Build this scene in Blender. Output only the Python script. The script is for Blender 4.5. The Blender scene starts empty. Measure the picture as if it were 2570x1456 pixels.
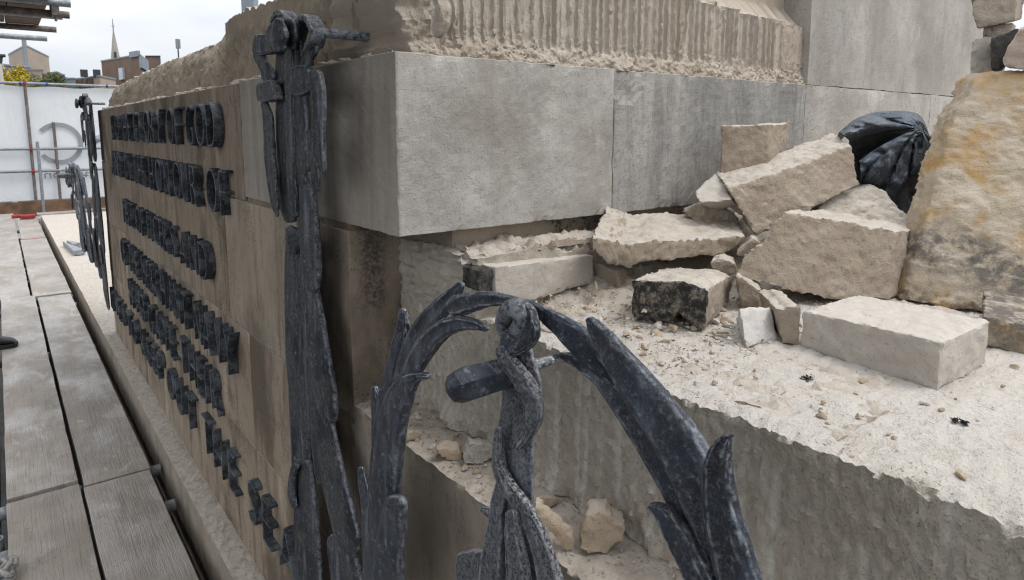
import bpy, bmesh, math, random
import numpy as np
from mathutils import Vector, Matrix, noise
random.seed(7)
R = math.radians
sc = bpy.context.scene
COL = sc.collection

# ------------------------------------------------------------------ camera, sky, sun, exposure
# photo measured in a 2569 x 1456 frame; principal point (1284.5, 550), focal 1650
F, CX, CY = 1650.0, 1284.5, 550.0
PITCH = math.atan((CY - 328) / F)
YAW = R(37.8665)
CAM = Vector((0, 0, 1.36))
f0 = Vector((math.sin(YAW), math.cos(YAW), 0)); RT = Vector((math.cos(YAW), -math.sin(YAW), 0)); ZZ = Vector((0, 0, 1))
FW = f0 * math.cos(PITCH) - ZZ * math.sin(PITCH)
UP = f0 * math.sin(PITCH) + ZZ * math.cos(PITCH)
cam = bpy.data.cameras.new("camera"); camo = bpy.data.objects.new("camera", cam); COL.objects.link(camo)
M = Matrix((RT, UP, -FW)).transposed().to_4x4(); M.translation = CAM
camo.matrix_world = M
cam.sensor_width = 36.0; cam.sensor_fit = 'HORIZONTAL'
cam.lens = F / 2569 * 36.0
cam.shift_y = -(728 - CY) / 2569
cam.clip_start = 0.02; cam.clip_end = 3000
cam.dof.use_dof = True; cam.dof.focus_distance = 1.15; cam.dof.aperture_fstop = 16
sc.camera = camo

SUN_EL, SUN_AZ = R(58), R(140)      # azimuth measured clockwise from +Y
w = bpy.data.worlds.new("World"); sc.world = w; w.use_nodes = True
nt = w.node_tree; nt.nodes.clear()
def wn(t, **k):
    n = nt.nodes.new(t)
    for a, b in k.items(): setattr(n, a, b)
    return n
out = wn("ShaderNodeOutputWorld"); bg = wn("ShaderNodeBackground"); bg.inputs[1].default_value = 0.1
sky = wn("ShaderNodeTexSky", sky_type='NISHITA', sun_disc=False)
sky.sun_elevation = SUN_EL; sky.sun_rotation = SUN_AZ
tc = wn("ShaderNodeTexCoord"); sep = wn("ShaderNodeSeparateXYZ")
nt.links.new(tc.outputs["Generated"], sep.inputs[0])
rmp = wn("ShaderNodeMapRange"); rmp.inputs[1].default_value = 0.0; rmp.inputs[2].default_value = 0.95
rmp.inputs[3].default_value = 8.6; rmp.inputs[4].default_value = 23.5        # overcast: zenith three times the horizon
nt.links.new(sep.outputs[2], rmp.inputs[0])
mp = wn("ShaderNodeMapping"); mp.inputs["Scale"].default_value = (2.2, 2.2, 6.5)
nz = wn("ShaderNodeTexNoise"); nz.inputs["Scale"].default_value = 1.9; nz.inputs["Detail"].default_value = 6; nz.inputs["Roughness"].default_value = .5
nt.links.new(tc.outputs["Generated"], mp.inputs[0]); nt.links.new(mp.outputs[0], nz.inputs["Vector"])
cr = wn("ShaderNodeValToRGB"); cr.color_ramp.elements[0].position = .36; cr.color_ramp.elements[1].position = .62
cr.color_ramp.elements[0].color = (.80, .86, .94, 1); cr.color_ramp.elements[1].color = (.985, .995, 1.02, 1)
nt.links.new(nz.outputs[0], cr.inputs[0])
mul = wn("ShaderNodeVectorMath", operation='SCALE'); nt.links.new(cr.outputs[0], mul.inputs[0]); nt.links.new(rmp.outputs[0], mul.inputs[3])
mx = wn("ShaderNodeMix", data_type='RGBA'); mx.inputs[0].default_value = .93
nt.links.new(sky.outputs[0], mx.inputs[6]); nt.links.new(mul.outputs[0], mx.inputs[7])
nt.links.new(mx.outputs[2], bg.inputs[0]); nt.links.new(bg.outputs[0], out.inputs[0])

sl = bpy.data.lights.new("sun", 'SUN'); so = bpy.data.objects.new("sun", sl); COL.objects.link(so)
sl.energy = 1.5; sl.angle = R(24); sl.color = (1, .965, .91)
sd = Vector((math.sin(SUN_AZ) * math.cos(SUN_EL), math.cos(SUN_AZ) * math.cos(SUN_EL), math.sin(SUN_EL)))
so.rotation_euler = sd.to_track_quat('Z', 'Y').to_euler(); so.location = (0, -2, 8)
sc.view_settings.view_transform = 'Standard'; sc.view_settings.look = 'None'
sc.view_settings.exposure = 0.0; sc.view_settings.gamma = 1.0
sc.render.engine = 'CYCLES'; sc.cycles.use_denoising = True; sc.cycles.filter_width = 1.15; sc.cycles.max_bounces = 6

# ------------------------------------------------------------------ pixel rays (photo frame) to points of the place
def ray(px, py): return FW + RT * ((px - CX) / F) - UP * ((py - CY) / F)
def on(px, py, ax, v):
    d = ray(px, py); return CAM + d * ((v - CAM[ax]) / d[ax])
def onX(px, py, v): return on(px, py, 0, v)
def onY(px, py, v): return on(px, py, 1, v)
def onZ(px, py, v): return on(px, py, 2, v)
def onD(px, py, t): return CAM + ray(px, py) * t
def dep(p): return (Vector(p) - CAM).dot(FW)
def cat(P, t):                       # Catmull-Rom through tuples
    n = len(P) - 1; i = min(int(t), n - 1); u = t - i
    a = P[max(i - 1, 0)]; b = P[i]; c = P[i + 1]; d = P[min(i + 2, n)]
    return tuple(.5 * (2 * b[k] + (c[k] - a[k]) * u + (2 * a[k] - 5 * b[k] + 4 * c[k] - d[k]) * u * u + (3 * b[k] - a[k] - 3 * c[k] + d[k]) * u ** 3) for k in range(len(b)))

# ------------------------------------------------------------------ materials
class Mat:
    def __init__(s, name, rough=.85, metal=0.0):
        s.m = bpy.data.materials.new(name); s.m.use_nodes = True; s.t = s.m.node_tree; s.t.nodes.clear()
        s.o = s.n("ShaderNodeOutputMaterial"); s.b = s.n("ShaderNodeBsdfPrincipled")
        s.l(s.b.outputs[0], s.o.inputs[0]); s.b.inputs["Roughness"].default_value = rough; s.b.inputs["Metallic"].default_value = metal
        s.b.inputs["Specular IOR Level"].default_value = .3
        tcn = s.n("ShaderNodeTexCoord"); oi = s.n("ShaderNodeObjectInfo")
        ad = s.n("ShaderNodeVectorMath", operation='ADD'); sc_ = s.n("ShaderNodeVectorMath", operation='SCALE')
        cmb = s.n("ShaderNodeCombineXYZ")
        for k in range(3): s.l(oi.outputs["Random"], cmb.inputs[k])
        s.l(cmb.outputs[0], sc_.inputs[0]); sc_.inputs[3].default_value = 37.0
        s.l(tcn.outputs["Object"], ad.inputs[0]); s.l(sc_.outputs[0], ad.inputs[1])
        s.raw = tcn.outputs["Object"]; s.co = ad.outputs[0]; s.rnd = oi.outputs["Random"]
        g = s.n("ShaderNodeNewGeometry"); s.nrm = g.outputs["Normal"]; s.pos = g.outputs["Position"]
    def n(s, t, **k):
        x = s.t.nodes.new(t)
        for a, b in k.items(): setattr(x, a, b)
        return x
    def l(s, a, b): s.t.links.new(a, b)
    def noise(s, scale, detail=4, rough=.55, st=None, co=None, dist=0):
        v = co or s.co
        if st:
            mpn = s.n("ShaderNodeMapping"); mpn.inputs["Scale"].default_value = st; s.l(v, mpn.inputs[0]); v = mpn.outputs[0]
        x = s.n("ShaderNodeTexNoise"); x.inputs["Scale"].default_value = scale; x.inputs["Detail"].default_value = detail
        x.inputs["Roughness"].default_value = rough; x.inputs["Distortion"].default_value = dist; s.l(v, x.inputs["Vector"]); return x.outputs[0]
    def voro(s, scale, feat='F1'):
        x = s.n("ShaderNodeTexVoronoi", feature=feat); x.inputs["Scale"].default_value = scale; s.l(s.co, x.inputs["Vector"]); return x.outputs[0]
    def rng(s, v, a, b, c=0., d=1.):
        x = s.n("ShaderNodeMapRange"); x.interpolation_type = 'SMOOTHSTEP'
        for i, q in enumerate((a, b, c, d)): x.inputs[i + 1].default_value = q
        s.l(v, x.inputs[0]); return x.outputs[0]
    def math(s, op, a, b=None):
        x = s.n("ShaderNodeMath", operation=op)
        for i, q in enumerate((a, b)):
            if q is None: continue
            if isinstance(q, (int, float)): x.inputs[i].default_value = q
            else: s.l(q, x.inputs[i])
        return x.outputs[0]
    def mix(s, fac, a, b, blend='MIX'):
        x = s.n("ShaderNodeMix", data_type='RGBA', blend_type=blend)
        for i, q in ((0, fac), (6, a), (7, b)):
            if isinstance(q, (int, float)): x.inputs[i].default_value = q
            elif isinstance(q, tuple): x.inputs[i].default_value = (*q, 1)
            else: s.l(q, x.inputs[i])
        return x.outputs[2]
    def axis(s, k, v=None):
        x = s.n("ShaderNodeSeparateXYZ"); s.l(v or s.raw, x.inputs[0]); return x.outputs[k]
    def box(s, v, lo, hi, soft):       # 1 inside lo..hi with soft shoulders
        return s.math('MULTIPLY', s.rng(v, lo - soft, lo + soft), s.rng(v, hi - soft, hi + soft, 1, 0))
    def color(s, c):
        if isinstance(c, tuple): s.b.inputs[0].default_value = (*c, 1)
        else: s.l(c, s.b.inputs[0])
    def rough(s, v): s.l(v, s.b.inputs["Roughness"])
    def bump(s, hs):                   # list of (height, distance)
        prev = None
        for h, d in hs:
            x = s.n("ShaderNodeBump"); x.inputs["Strength"].default_value = 1.0; x.inputs["Distance"].default_value = d
            s.l(h, x.inputs["Height"])
            if prev: s.l(prev, x.inputs["Normal"])
            prev = x.outputs[0]
        s.l(prev, s.b.inputs["Normal"])

def stone(name, c1, c2, c3, grain=1.0, streak=0.0, soot=0.0, dust=.35, pits=.5, dust_light=(.56, .51, .45), bruise=None, wood=.5, blot=0):
    m = Mat(name, .9)
    big = m.noise(5, 6, .6); mid = m.noise(38, 5, .6); fine = m.noise(260, 3, .6); micro = m.noise(700, 2, .6)
    c = m.mix(m.rng(big, .32, .68), c1, c2)
    vary = m.rng(m.noise(5, 3), .35, .65, .25, 1)
    c = m.mix(m.math('MULTIPLY', m.rng(mid, .5, .8, 0, .7), vary), c, c3)
    if streak:
        s1 = m.noise(7, 6, .65, (2.2, 2.2, .3), None, .4); s2 = m.noise(45, 4, .6, (1.6, 1.6, .12))
        c = m.mix(m.rng(s1, .45, .75, 0, streak), c, tuple(q * .42 for q in c1))
        c = m.mix(m.rng(s2, .5, .75, 0, streak * wood), c, tuple(q * .6 for q in c2))
    if soot:
        k = m.math('MULTIPLY', m.rng(m.noise(11, 6, .7), .5, .62), m.rng(m.noise(120, 3, .7), .35, .6))
        c = m.mix(m.math('MULTIPLY', k, soot), c, (.035, .034, .034))
    if blot:
        c = m.mix(m.math('MULTIPLY', m.rng(m.noise(3.1, 6, .62, (1, 1, .7)), .5, .64), blot), c, tuple(q * .45 for q in c1))
        c = m.mix(m.math('MULTIPLY', m.rng(m.noise(2.6, 6, .6, (1.3, 1.3, .5), None, .6), .56, .68), .5), c, tuple(min(1, q * 1.5 + .03) for q in c2))
        c = m.mix(m.math('MULTIPLY', m.rng(m.noise(170, 3, .7), .56, .66, 0, max(0, blot * 1.6 - .3)), m.rng(m.noise(4.2, 4), .45, .6)), c, (.03, .027, .024))
    if bruise:
        at = m.n("ShaderNodeAttribute", attribute_name="bruise"); c = m.mix(m.math('MULTIPLY', at.outputs["Fac"], .9), c, bruise)
    c = m.mix(m.math('MULTIPLY', m.rng(fine, .56, .72, 0, .55), vary), c, tuple(q * .45 for q in c1))
    c = m.mix(m.rng(micro, .6, .75, 0, .4), c, tuple(min(q * 1.35, .62) for q in c2))
    if dust:                            # stone dust on upward faces, plus brighter skylit tops put into the colour
        up = m.rng(m.axis(2, m.nrm), .45, .92)
        c = m.mix(m.math('MULTIPLY', m.math('MULTIPLY', up, dust), m.rng(mid, .3, .6, .45, 1)), c, dust_light)
    m.c = c
    m.color(c)
    pit = m.rng(m.noise(150, 3, .65), .3, .5)
    m.bump([(pit, .0006 * pits), (mid, .0026 * grain), (fine, .0016 * grain), (micro, .0006 * grain)])
    return m
def grime_shade_side(m):  # left face tinted browner: grime, plus shade put into the colour
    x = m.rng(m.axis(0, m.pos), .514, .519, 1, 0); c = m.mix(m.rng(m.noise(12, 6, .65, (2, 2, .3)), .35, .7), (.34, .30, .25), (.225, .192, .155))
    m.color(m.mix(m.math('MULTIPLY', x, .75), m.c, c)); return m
ST = {}
ST['grey'] = stone("grey_limestone", (.355, .327, .288), (.52, .495, .458), (.27, .248, .22), .55, .35, .05, .6, .8, blot=.3, wood=.3)
ST['brown'] = stone("stained_limestone", (.245, .192, .138), (.315, .252, .188), (.16, .123, .087), .5, 1.0, .3, .6, 1.2, wood=.25, blot=.95)
ST['fresh'] = stone("broken_limestone", (.29, .235, .178), (.375, .315, .248), (.235, .185, .138), 1.25, 0, 0, .8, .8)
ST['sawn'] = stone("sawn_limestone", (.40, .36, .315), (.47, .43, .38), (.35, .31, .27), .3, 0, 0, .6, .8)
ST['tan'] = stone("tan_limestone", (.36, .28, .20), (.42, .34, .25), (.30, .22, .15), .7, 0, 0, .5, .7)
ST['tooled'] = stone("tooled_limestone", (.40, .35, .285), (.49, .44, .37), (.32, .275, .215), 1.7, .12, 0, .95, 1.2, (.555, .515, .47), bruise=(.60, .56, .50))
ST['ridged'] = stone("hacked_limestone", (.40, .335, .265), (.47, .41, .34), (.34, .275, .21), 1.5, .12, 0, .5, .6, bruise=(.56, .52, .46))
def green_run(m):
    k = m.math('MULTIPLY', m.box(m.axis(1, m.pos), 1.50, 1.56, .03), m.box(m.axis(2, m.pos), .70, 1.10, .12))
    m.color(m.mix(m.math('MULTIPLY', k, m.rng(m.noise(40, 4, .6, (1.5, 1.5, .15)), .35, .65, .2, .8)), m.c, (.10, .135, .09)))
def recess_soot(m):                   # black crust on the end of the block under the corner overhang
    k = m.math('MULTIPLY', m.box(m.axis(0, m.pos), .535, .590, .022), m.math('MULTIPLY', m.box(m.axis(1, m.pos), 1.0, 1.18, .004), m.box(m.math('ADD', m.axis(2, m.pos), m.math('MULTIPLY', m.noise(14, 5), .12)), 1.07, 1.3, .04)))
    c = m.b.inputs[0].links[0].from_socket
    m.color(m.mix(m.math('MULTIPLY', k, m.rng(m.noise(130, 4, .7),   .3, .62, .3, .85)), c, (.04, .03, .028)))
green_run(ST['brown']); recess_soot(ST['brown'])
ST['recess'] = stone("pale_brown_limestone", (.285, .232, .175), (.355, .297, .228), (.205, .165, .122), .5, .8, .2, .6, 1.2, wood=.25, blot=.8)
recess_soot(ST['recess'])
ST['rough'] = stone("rough_brown_limestone", (.38, .31, .235), (.46, .39, .305), (.29, .23, .17), 1.5, .2, 0, .7, 1.2)
ST['soot'] = stone("sooty_limestone", (.30, .25, .195), (.385, .33, .265), (.24, .195, .15), 1.0, 0, .95, .8, .9)
ST['smooth'] = stone("smooth_grey_limestone", (.35, .32, .282), (.46, .43, .39), (.27, .245, .218), .5, .25, .12, .5, 1.8, blot=.3, wood=.3)
ST['slab'] = stone("base_slab_stone", (.24, .2, .155), (.33, .285, .23), (.18, .145, .11), .8, .5, .25, .75, .9, wood=.2)
grime_shade_side(ST['grey'])
def ochre():
    m = stone("ochre_limestone", (.36, .29, .205), (.44, .37, .28), (.30, .235, .165), 1.2, 0, 0, .4, .9)
    a = m.rng(m.noise(9, 5, .65, None, None, .6), .48, .66); b = m.rng(m.noise(13, 6, .7), .6, .72)
    c = m.mix(m.math('MULTIPLY', a, .75), m.c, (.40, .235, .075))
    c = m.mix(m.math('MULTIPLY', b, .5), c, (.5, .46, .41))
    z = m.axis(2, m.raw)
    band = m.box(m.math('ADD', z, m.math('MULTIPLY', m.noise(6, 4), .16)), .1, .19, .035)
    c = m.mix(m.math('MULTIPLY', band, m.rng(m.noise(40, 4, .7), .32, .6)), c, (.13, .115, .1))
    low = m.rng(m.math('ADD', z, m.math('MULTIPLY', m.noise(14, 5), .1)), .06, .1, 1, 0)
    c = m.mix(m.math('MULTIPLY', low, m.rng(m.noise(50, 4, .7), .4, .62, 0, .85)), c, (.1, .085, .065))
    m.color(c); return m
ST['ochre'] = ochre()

def lead(name, c1, c2, streak, crust, rg, cov=.44, mott=0, spec=.5, edge=.8, thr=.45):
    m = Mat(name, .42, .2)
    long = m.noise(30, 5, .6, (1, 1, .16)); a = m.noise(14, 5, .65); f = m.noise(330, 3, .7); sp_ = m.noise(95, 4, .75); pa = m.noise(8, 4, .6)
    c = m.mix(m.rng(a, .3, .7), c1, c2)
    c = m.mix(m.rng(long, .53, .74, 0, streak), c, (.17, .19, .225))
    c = m.mix(m.math('MULTIPLY', m.rng(sp_, .55, .72), .6), c, (.28, .305, .345))
    c = m.mix(m.rng(f, .62, .72, 0, .55), c, (.30, .31, .33))
    if mott: c = m.mix(m.math('MULTIPLY', m.rng(m.noise(24, 4, .65), .48, .6), mott), c, (.135, .15, .17))
    pt = m.n("ShaderNodeNewGeometry").outputs["Pointiness"]
    c = m.mix(m.math('MULTIPLY', m.rng(pt, .506, .535, 0, edge), m.rng(sp_, .35, .6)), c, (.33, .36, .40))
    up = m.rng(m.axis(2, m.nrm), -.2, .9, .25, 1)
    k = m.math('MULTIPLY', m.math('MULTIPLY', m.rng(pa, cov, cov + .14), m.rng(m.noise(300, 4, .75), thr, thr + .13)), up)
    c = m.mix(m.math('MULTIPLY', k, crust), c, (.44, .43, .42))
    m.color(c); m.rough(m.rng(a, .3, .7, *rg)); m.b.inputs["Specular IOR Level"].default_value = spec
    m.bump([(long, .0022), (sp_, .0016), (f, .0006), (k, .0012)]); return m.m
LEAD = lead("weathered_lead", (.012, .0155, .024), (.036, .045, .066), .55, .3, (.34, .52))
SHANK = lead("limed_lead", (.012, .0155, .024), (.055, .066, .088), .8, .9, (.45, .7), .34, .4, .4, .8, .43)
SHEAF = lead("dark_weathered_lead", (.008, .0095, .0125), (.026, .031, .041), .75, .6, (.45, .68), .42, 0, .32, .5)
STOCK = lead("bar_lead", (.016, .020, .029), (.06, .072, .095), .7, .8, (.36, .55), .44, 0, .5, 0)
LETTER = lead("letter_lead", (.014, .017, .022), (.044, .051, .063), .6, .35, (.5, .7), .44, .75, .3, 0)
def plain(name, col, rough=.6, metal=0, var=.25, scale=20, bump=.001, st=None):
    m = Mat(name, rough, metal); a = m.noise(scale, 5, .6, st); b = m.noise(scale * 8, 3, .6, st)
    c = m.mix(m.rng(a, .3, .7), tuple(q * (1 - var) for q in col), tuple(min(.9, q * (1 + var * .6)) for q in col))
    c = m.mix(m.rng(b, .55, .75, 0, .3), c, tuple(q * .6 for q in col))
    m.color(c); m.bump([(a, bump), (b, bump * .4)]); return m.m
def board():
    m = Mat("scaffold_board", .5)
    gr = m.noise(16, 6, .65, (9, .35, 4)); big = m.noise(2.4, 5, .6); wet = m.noise(3.2, 6, .62, (1.2, .7, 1)); blot = m.noise(9, 5, .7)
    c = m.mix(m.rng(big, .3, .7), (.23, .197, .162), (.335, .293, .255))
    c = m.mix(m.rng(gr, .48, .75, 0, .5), c, (.15, .12, .095))
    c = m.mix(m.rng(wet, .46, .68, 0, .6), c, (.45, .43, .415))  # paler where wet: the wet shine is put into the colour
    c = m.mix(m.math('MULTIPLY', m.rng(m.noise(5, 3, .5, (1.6, .8, 1), None, 1.5), .6, .66), .3), c, (.55, .53, .52))  # pale puddle patches: sky reflections painted into the board colour
    c = m.mix(m.rng(blot, .58, .72, 0, .6), c, (.14, .115, .09))
    c = m.mix(m.rng(m.noise(70, 3, .6), .62, .72, 0, .6), c, (.1, .085, .07))
    m.color(c); m.rough(m.rng(wet, .35, .65, .62, .26)); m.b.inputs["Specular IOR Level"].default_value = .55
    m.bump([(gr, .0025), (blot, .0012), (m.noise(110, 3, .6, (4, .6, 1)), .0012)]); return m.m
BOARD = board()
STEEL = plain("galvanised_tube", (.27, .29, .31), .5, .35, .3, 30)
RUST = plain("rusty_tube", (.175, .15, .14), .75, .1, .5, 30)
DARKWOOD = plain("dark_wet_timber", (.13, .095, .07), .7, 0, .4, 12)
TOEBOARD = plain("brown_toe_board", (.17, .10, .06), .7, 0, .4, 6)
RED = plain("red_paint", (.34, .03, .028), .5, 0, .3, 25)
YEL = plain("yellow_plastic", (.62, .52, .05), .45, 0, .25, 60)
BLUE = plain("blue_plastic", (.03, .06, .3), .5)
BLACK = plain("black_leather", (.012, .012, .013), .42, 0, .3, 60)
ROPE = plain("dusty_rope", (.33, .32, .31), .9, 0, .4, 90, .002)
CONC = plain("dark_ground", (.05, .048, .045), .9, 0, .3, 3)
def sheeting():
    m = Mat("white_sheeting", .55); a = m.noise(1.3, 5, .6, (1, 1, .35)); b = m.noise(4, 4, .6)
    m.color(m.mix(m.rng(a, .3, .7), (.78, .79, .80), (.86, .865, .87)))
    m.b.inputs["Subsurface Weight"].default_value = 0
    tr = m.n("ShaderNodeBsdfTranslucent"); tr.inputs[0].default_value = (.85, .87, .88, 1)
    ms = m.n("ShaderNodeMixShader"); ms.inputs[0].default_value = .45
    m.l(m.b.outputs[0], ms.inputs[1]); m.l(tr.outputs[0], ms.inputs[2]); m.l(ms.outputs[0], m.o.inputs[0])
    m.bump([(a, .06), (b, .014)]); return m.m
SHEET = sheeting()
PRINT = plain("grey_print", (.27, .29, .315), .6, 0, .08, 3)
def plastic():
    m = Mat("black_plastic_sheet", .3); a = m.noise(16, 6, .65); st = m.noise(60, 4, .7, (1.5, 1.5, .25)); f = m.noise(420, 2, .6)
    c = m.mix(m.rng(st, .52, .74, 0, .5), (.017, .023, .031), (.15, .18, .22))  # pale streaks: blue-grey sheen put into the colour
    c = m.mix(m.rng(m.axis(2, m.nrm), .35, .95, 0, .6), c, (.12, .15, .185)); c = m.mix(m.rng(f, .64, .7, 0, .9), c, (.4, .4, .4)); c = m.mix(m.rng(a, .52, .75, 0, .4), c, (.11, .135, .17))  # up-facing folds lightened: highlights along the top painted into the colour
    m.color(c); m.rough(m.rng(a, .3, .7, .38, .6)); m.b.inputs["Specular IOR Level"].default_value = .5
    m.bump([(m.noise(30, 4, .55, (1, 1, .4), None, 2.0), .004), (a, .0015)]); return m.m
PLASTIC = plastic()

# ------------------------------------------------------------------ object helpers
ORG = {}
def link(o, parent=None):
    COL.objects.link(o)
    if parent: o.parent = parent
def props(o, label=None, cat_=None, group=None, kind=None):
    if label: o["label"] = label
    if cat_: o["category"] = cat_
    if group: o["group"] = group
    if kind: o["kind"] = kind
    return o
def thing(name, loc, label, cat_, group=None):
    o = bpy.data.objects.new(name, None); link(o); o.location = loc; o.empty_display_size = .05; ORG[o.name] = Vector(loc)
    return props(o, label, cat_, group)
def tomesh(bm, name, smooth=True):
    me = bpy.data.meshes.new(name); bmesh.ops.recalc_face_normals(bm, faces=bm.faces); bm.to_mesh(me); bm.free()
    if smooth: me.polygons.foreach_set("use_smooth", [True] * len(me.polygons))
    return me
def obj(name, bm, mat, parent=None, smooth=False, bevel=0, sub=0, base=None, auto=False):
    """one mesh object; world-space vertices are moved into its own frame"""
    me = bm if isinstance(bm, bpy.types.Mesh) else tomesh(bm, name, smooth)
    if parent is None:
        n = len(me.vertices); a = np.empty(n * 3, 'f'); me.vertices.foreach_get("co", a); a = a.reshape(-1, 3)
        org = Vector(base) if base else Vector(((a[:, 0].min() + a[:, 0].max()) / 2, (a[:, 1].min() + a[:, 1].max()) / 2, a[:, 2].min()))
    else: org = ORG[parent.name]
    me.transform(Matrix.Translation(-org))
    o = bpy.data.objects.new(name, me); link(o, parent)
    if parent is None: o.location = org
    ORG[o.name] = org.copy()
    me.materials.append(mat.m if isinstance(mat, Mat) else mat)
    if smooth and not sub: me.set_sharp_from_angle(angle=R(46))
    if bevel:
        b = o.modifiers.new("bevel", 'BEVEL'); b.width = bevel; b.segments = 2; b.limit_method = 'ANGLE'; b.angle_limit = R(40)
    if sub:
        b = o.modifiers.new("sub", 'SUBSURF'); b.levels = sub; b.render_levels = sub
    return o
def box(bm, x0, x1, y0, y1, z0, z1, rot=0):
    r = bmesh.ops.create_cube(bm, size=1)
    c = Vector(((x0 + x1) / 2, (y0 + y1) / 2, (z0 + z1) / 2))
    for v in r["verts"]:
        v.co = Vector((v.co.x * (x1 - x0), v.co.y * (y1 - y0), v.co.z * (z1 - z0)))
        if rot: v.co.rotate(Matrix.Rotation(rot, 3, 'Z'))
        v.co += c
    return bm
def tube(bm, pts, rad, seg=14, cap=True, sq=None):
    """swept tube through world points; rad number or list"""
    rings = []; n = len(pts); ref = Vector((.13, .27, .95)).normalized()
    for i, p in enumerate(pts):
        t = (Vector(pts[min(i + 1, n - 1)]) - Vector(pts[max(i - 1, 0)])).normalized()
        a = t.cross(ref)
        if a.length < .1: a = t.cross(Vector((1, 0, 0)))
        a.normalize(); b = t.cross(a); r = rad if isinstance(rad, (int, float)) else rad[i]
        rings.append([bm.verts.new(Vector(p) + (a * math.cos(2 * math.pi * k / seg) + b * math.sin(2 * math.pi * k / seg)) * r) for k in range(seg)])
    for i in range(n - 1):
        for k in range(seg):
            bm.faces.new((rings[i][k], rings[i][(k + 1) % seg], rings[i + 1][(k + 1) % seg], rings[i + 1][k]))
    if cap: bm.faces.new(rings[0][::-1]); bm.faces.new(rings[-1])
    return bm
def hollow(bm, p0, p1, r=.0242, wall=.004, seg=18):
    p0 = Vector(p0); p1 = Vector(p1); t = (p1 - p0).normalized(); a = t.cross(ZZ if abs(t.z) < .9 else Vector((1, 0, 0))).normalized(); b = t.cross(a)
    def ring(p, q): return [bm.verts.new(p + (a * math.cos(2 * math.pi * k / seg) + b * math.sin(2 * math.pi * k / seg)) * q) for k in range(seg)]
    R4 = [ring(p0 + t * .12, r - wall), ring(p0, r - wall), ring(p0, r), ring(p1, r), ring(p1, r - wall), ring(p1 - t * .12, r - wall)]
    for i in range(5):
        for k in range(seg): bm.faces.new((R4[i][k], R4[i][(k + 1) % seg], R4[i + 1][(k + 1) % seg], R4[i + 1][k]))
    bm.faces.new(R4[0]); bm.faces.new(R4[5])
    return bm
def fr(p, s, o=4, h=.9): return noise.fractal(Vector(p) * s, h, 2.0, o)
def grid_axes(lo, hi, step):
    n = max(1, int(round((hi - lo) / step))); return [lo + (hi - lo) * i / n for i in range(n + 1)]
def boxgrid(xs, ys, zs, faces="xXyYzZ"):
    """closed box whose faces are grids at the given coordinates"""
    bm = bmesh.new(); V = {}
    def v(i, j, k):
        if (i, j, k) not in V: V[i, j, k] = bm.verts.new((xs[i], ys[j], zs[k]))
        return V[i, j, k]
    nx, ny, nz_ = len(xs) - 1, len(ys) - 1, len(zs) - 1
    for i in (0, nx):
        if "xX"[i > 0] in faces:
            for j in range(ny):
                for k in range(nz_): bm.faces.new((v(i, j, k), v(i, j + 1, k), v(i, j + 1, k + 1), v(i, j, k + 1)))
    for j in (0, ny):
        if "yY"[j > 0] in faces:
            for i in range(nx):
                for k in range(nz_): bm.faces.new((v(i, j, k), v(i + 1, j, k), v(i + 1, j, k + 1), v(i, j, k + 1)))
    for k in (0, nz_):
        if "zZ"[k > 0] in faces:
            for i in range(nx):
                for j in range(ny): bm.faces.new((v(i, j, k), v(i + 1, j, k), v(i + 1, j + 1, k), v(i, j + 1, k)))
    bmesh.ops.recalc_face_normals(bm, faces=bm.faces)
    return bm
BR = [0.0]                            # how far a tool has bruised the stone at this vertex (paler stone in the cut)
def displace(bm, fn):
    bm.normal_update(); mv = []; ly = bm.verts.layers.float.new("bruise")
    for v in bm.verts:
        BR[0] = 0.0; mv.append((v, v.co + fn(v.co, v.normal))); v[ly] = BR[0]
    for v, c in mv: v.co = c
    return bm

# ================================================================== GROUND
bm = bmesh.new()
for q in ((-400, -100), (900, -100), (900, 900), (-400, 900)): bm.verts.new((q[0], q[1], -2.4))
bm.faces.new(bm.verts[:])
props(obj("ground", bm, CONC), kind="structure")

# ================================================================== MEMORIAL WALL
X0 = .512
wall = thing("memorial_wall", (1.3, 2.5, .06), "part demolished stone memorial wall with raised metal lettering on its shaded long side", "memorial wall")
def rough_amp(a, s=18, o=5, seed=0):
    off = Vector((seed * 3.1, seed * 1.7, seed))
    return lambda c, n: n * (a * fr(c + off, s, o, .7))
# base slab under everything; its left edge is the ledge beside the boards
zs = grid_axes(-1.2, .062, .25)
bm = boxgrid(grid_axes(.44, .56, .012) + [1.2, 2.2, 3.4], grid_axes(-1.2, 1.2, .1) + grid_axes(1.2, 5, .02)[1:] + grid_axes(5, 12.4, .2)[1:], zs[:-1] + [.0, .03, .062])
displace(bm, lambda c, n: Vector((.0025 * fr((c.x, c.y, c.z * .3), 7, 5) * (c.x < .46), 0, (.0022 * fr(c, 26, 5, .6)) * (c.z > .05))))
obj("base_slab", bm, ST['slab'], wall, smooth=False)
# inner core behind the facing blocks
bm = bmesh.new(); box(bm, .5185, 2.6, 1.166, 4.86, .058, 1.47); obj("wall_core", bm, ST['brown'], wall)
# facing rows
rows = [(.064, .459, [1.164, 1.845, 2.75, 3.7, 4.88]), (.462, .797, [1.164, 1.855, 2.62, 3.45, 4.2, 4.885]),
        (.800, 1.170, [1.164, 2.04, 3.02, 3.95, 4.885]), (1.1735, 1.484, [.963, 1.822, 2.66, 3.5, 4.2, 4.885])]
for ri, (z0, z1, ys) in enumerate(rows):
    for a, b in zip(ys[:-1], ys[1:]):
        if ri == 3 and a < 1: continue
        dx = random.uniform(-.0012, .0012); st = .03
        bm = boxgrid([X0 + dx, X0 + .02, .78], grid_axes(a + .001, b - .001, st), grid_axes(z0, z1, st), "xyYzZ")
        displace(bm, lambda c, n: Vector((.0012 * fr(c, 12, 4), 0, 0)))
        obj("facing_block", bm, ST['recess'] if ri == 2 and a < 1.2 else ST['brown'], wall, bevel=.0018)
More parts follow.
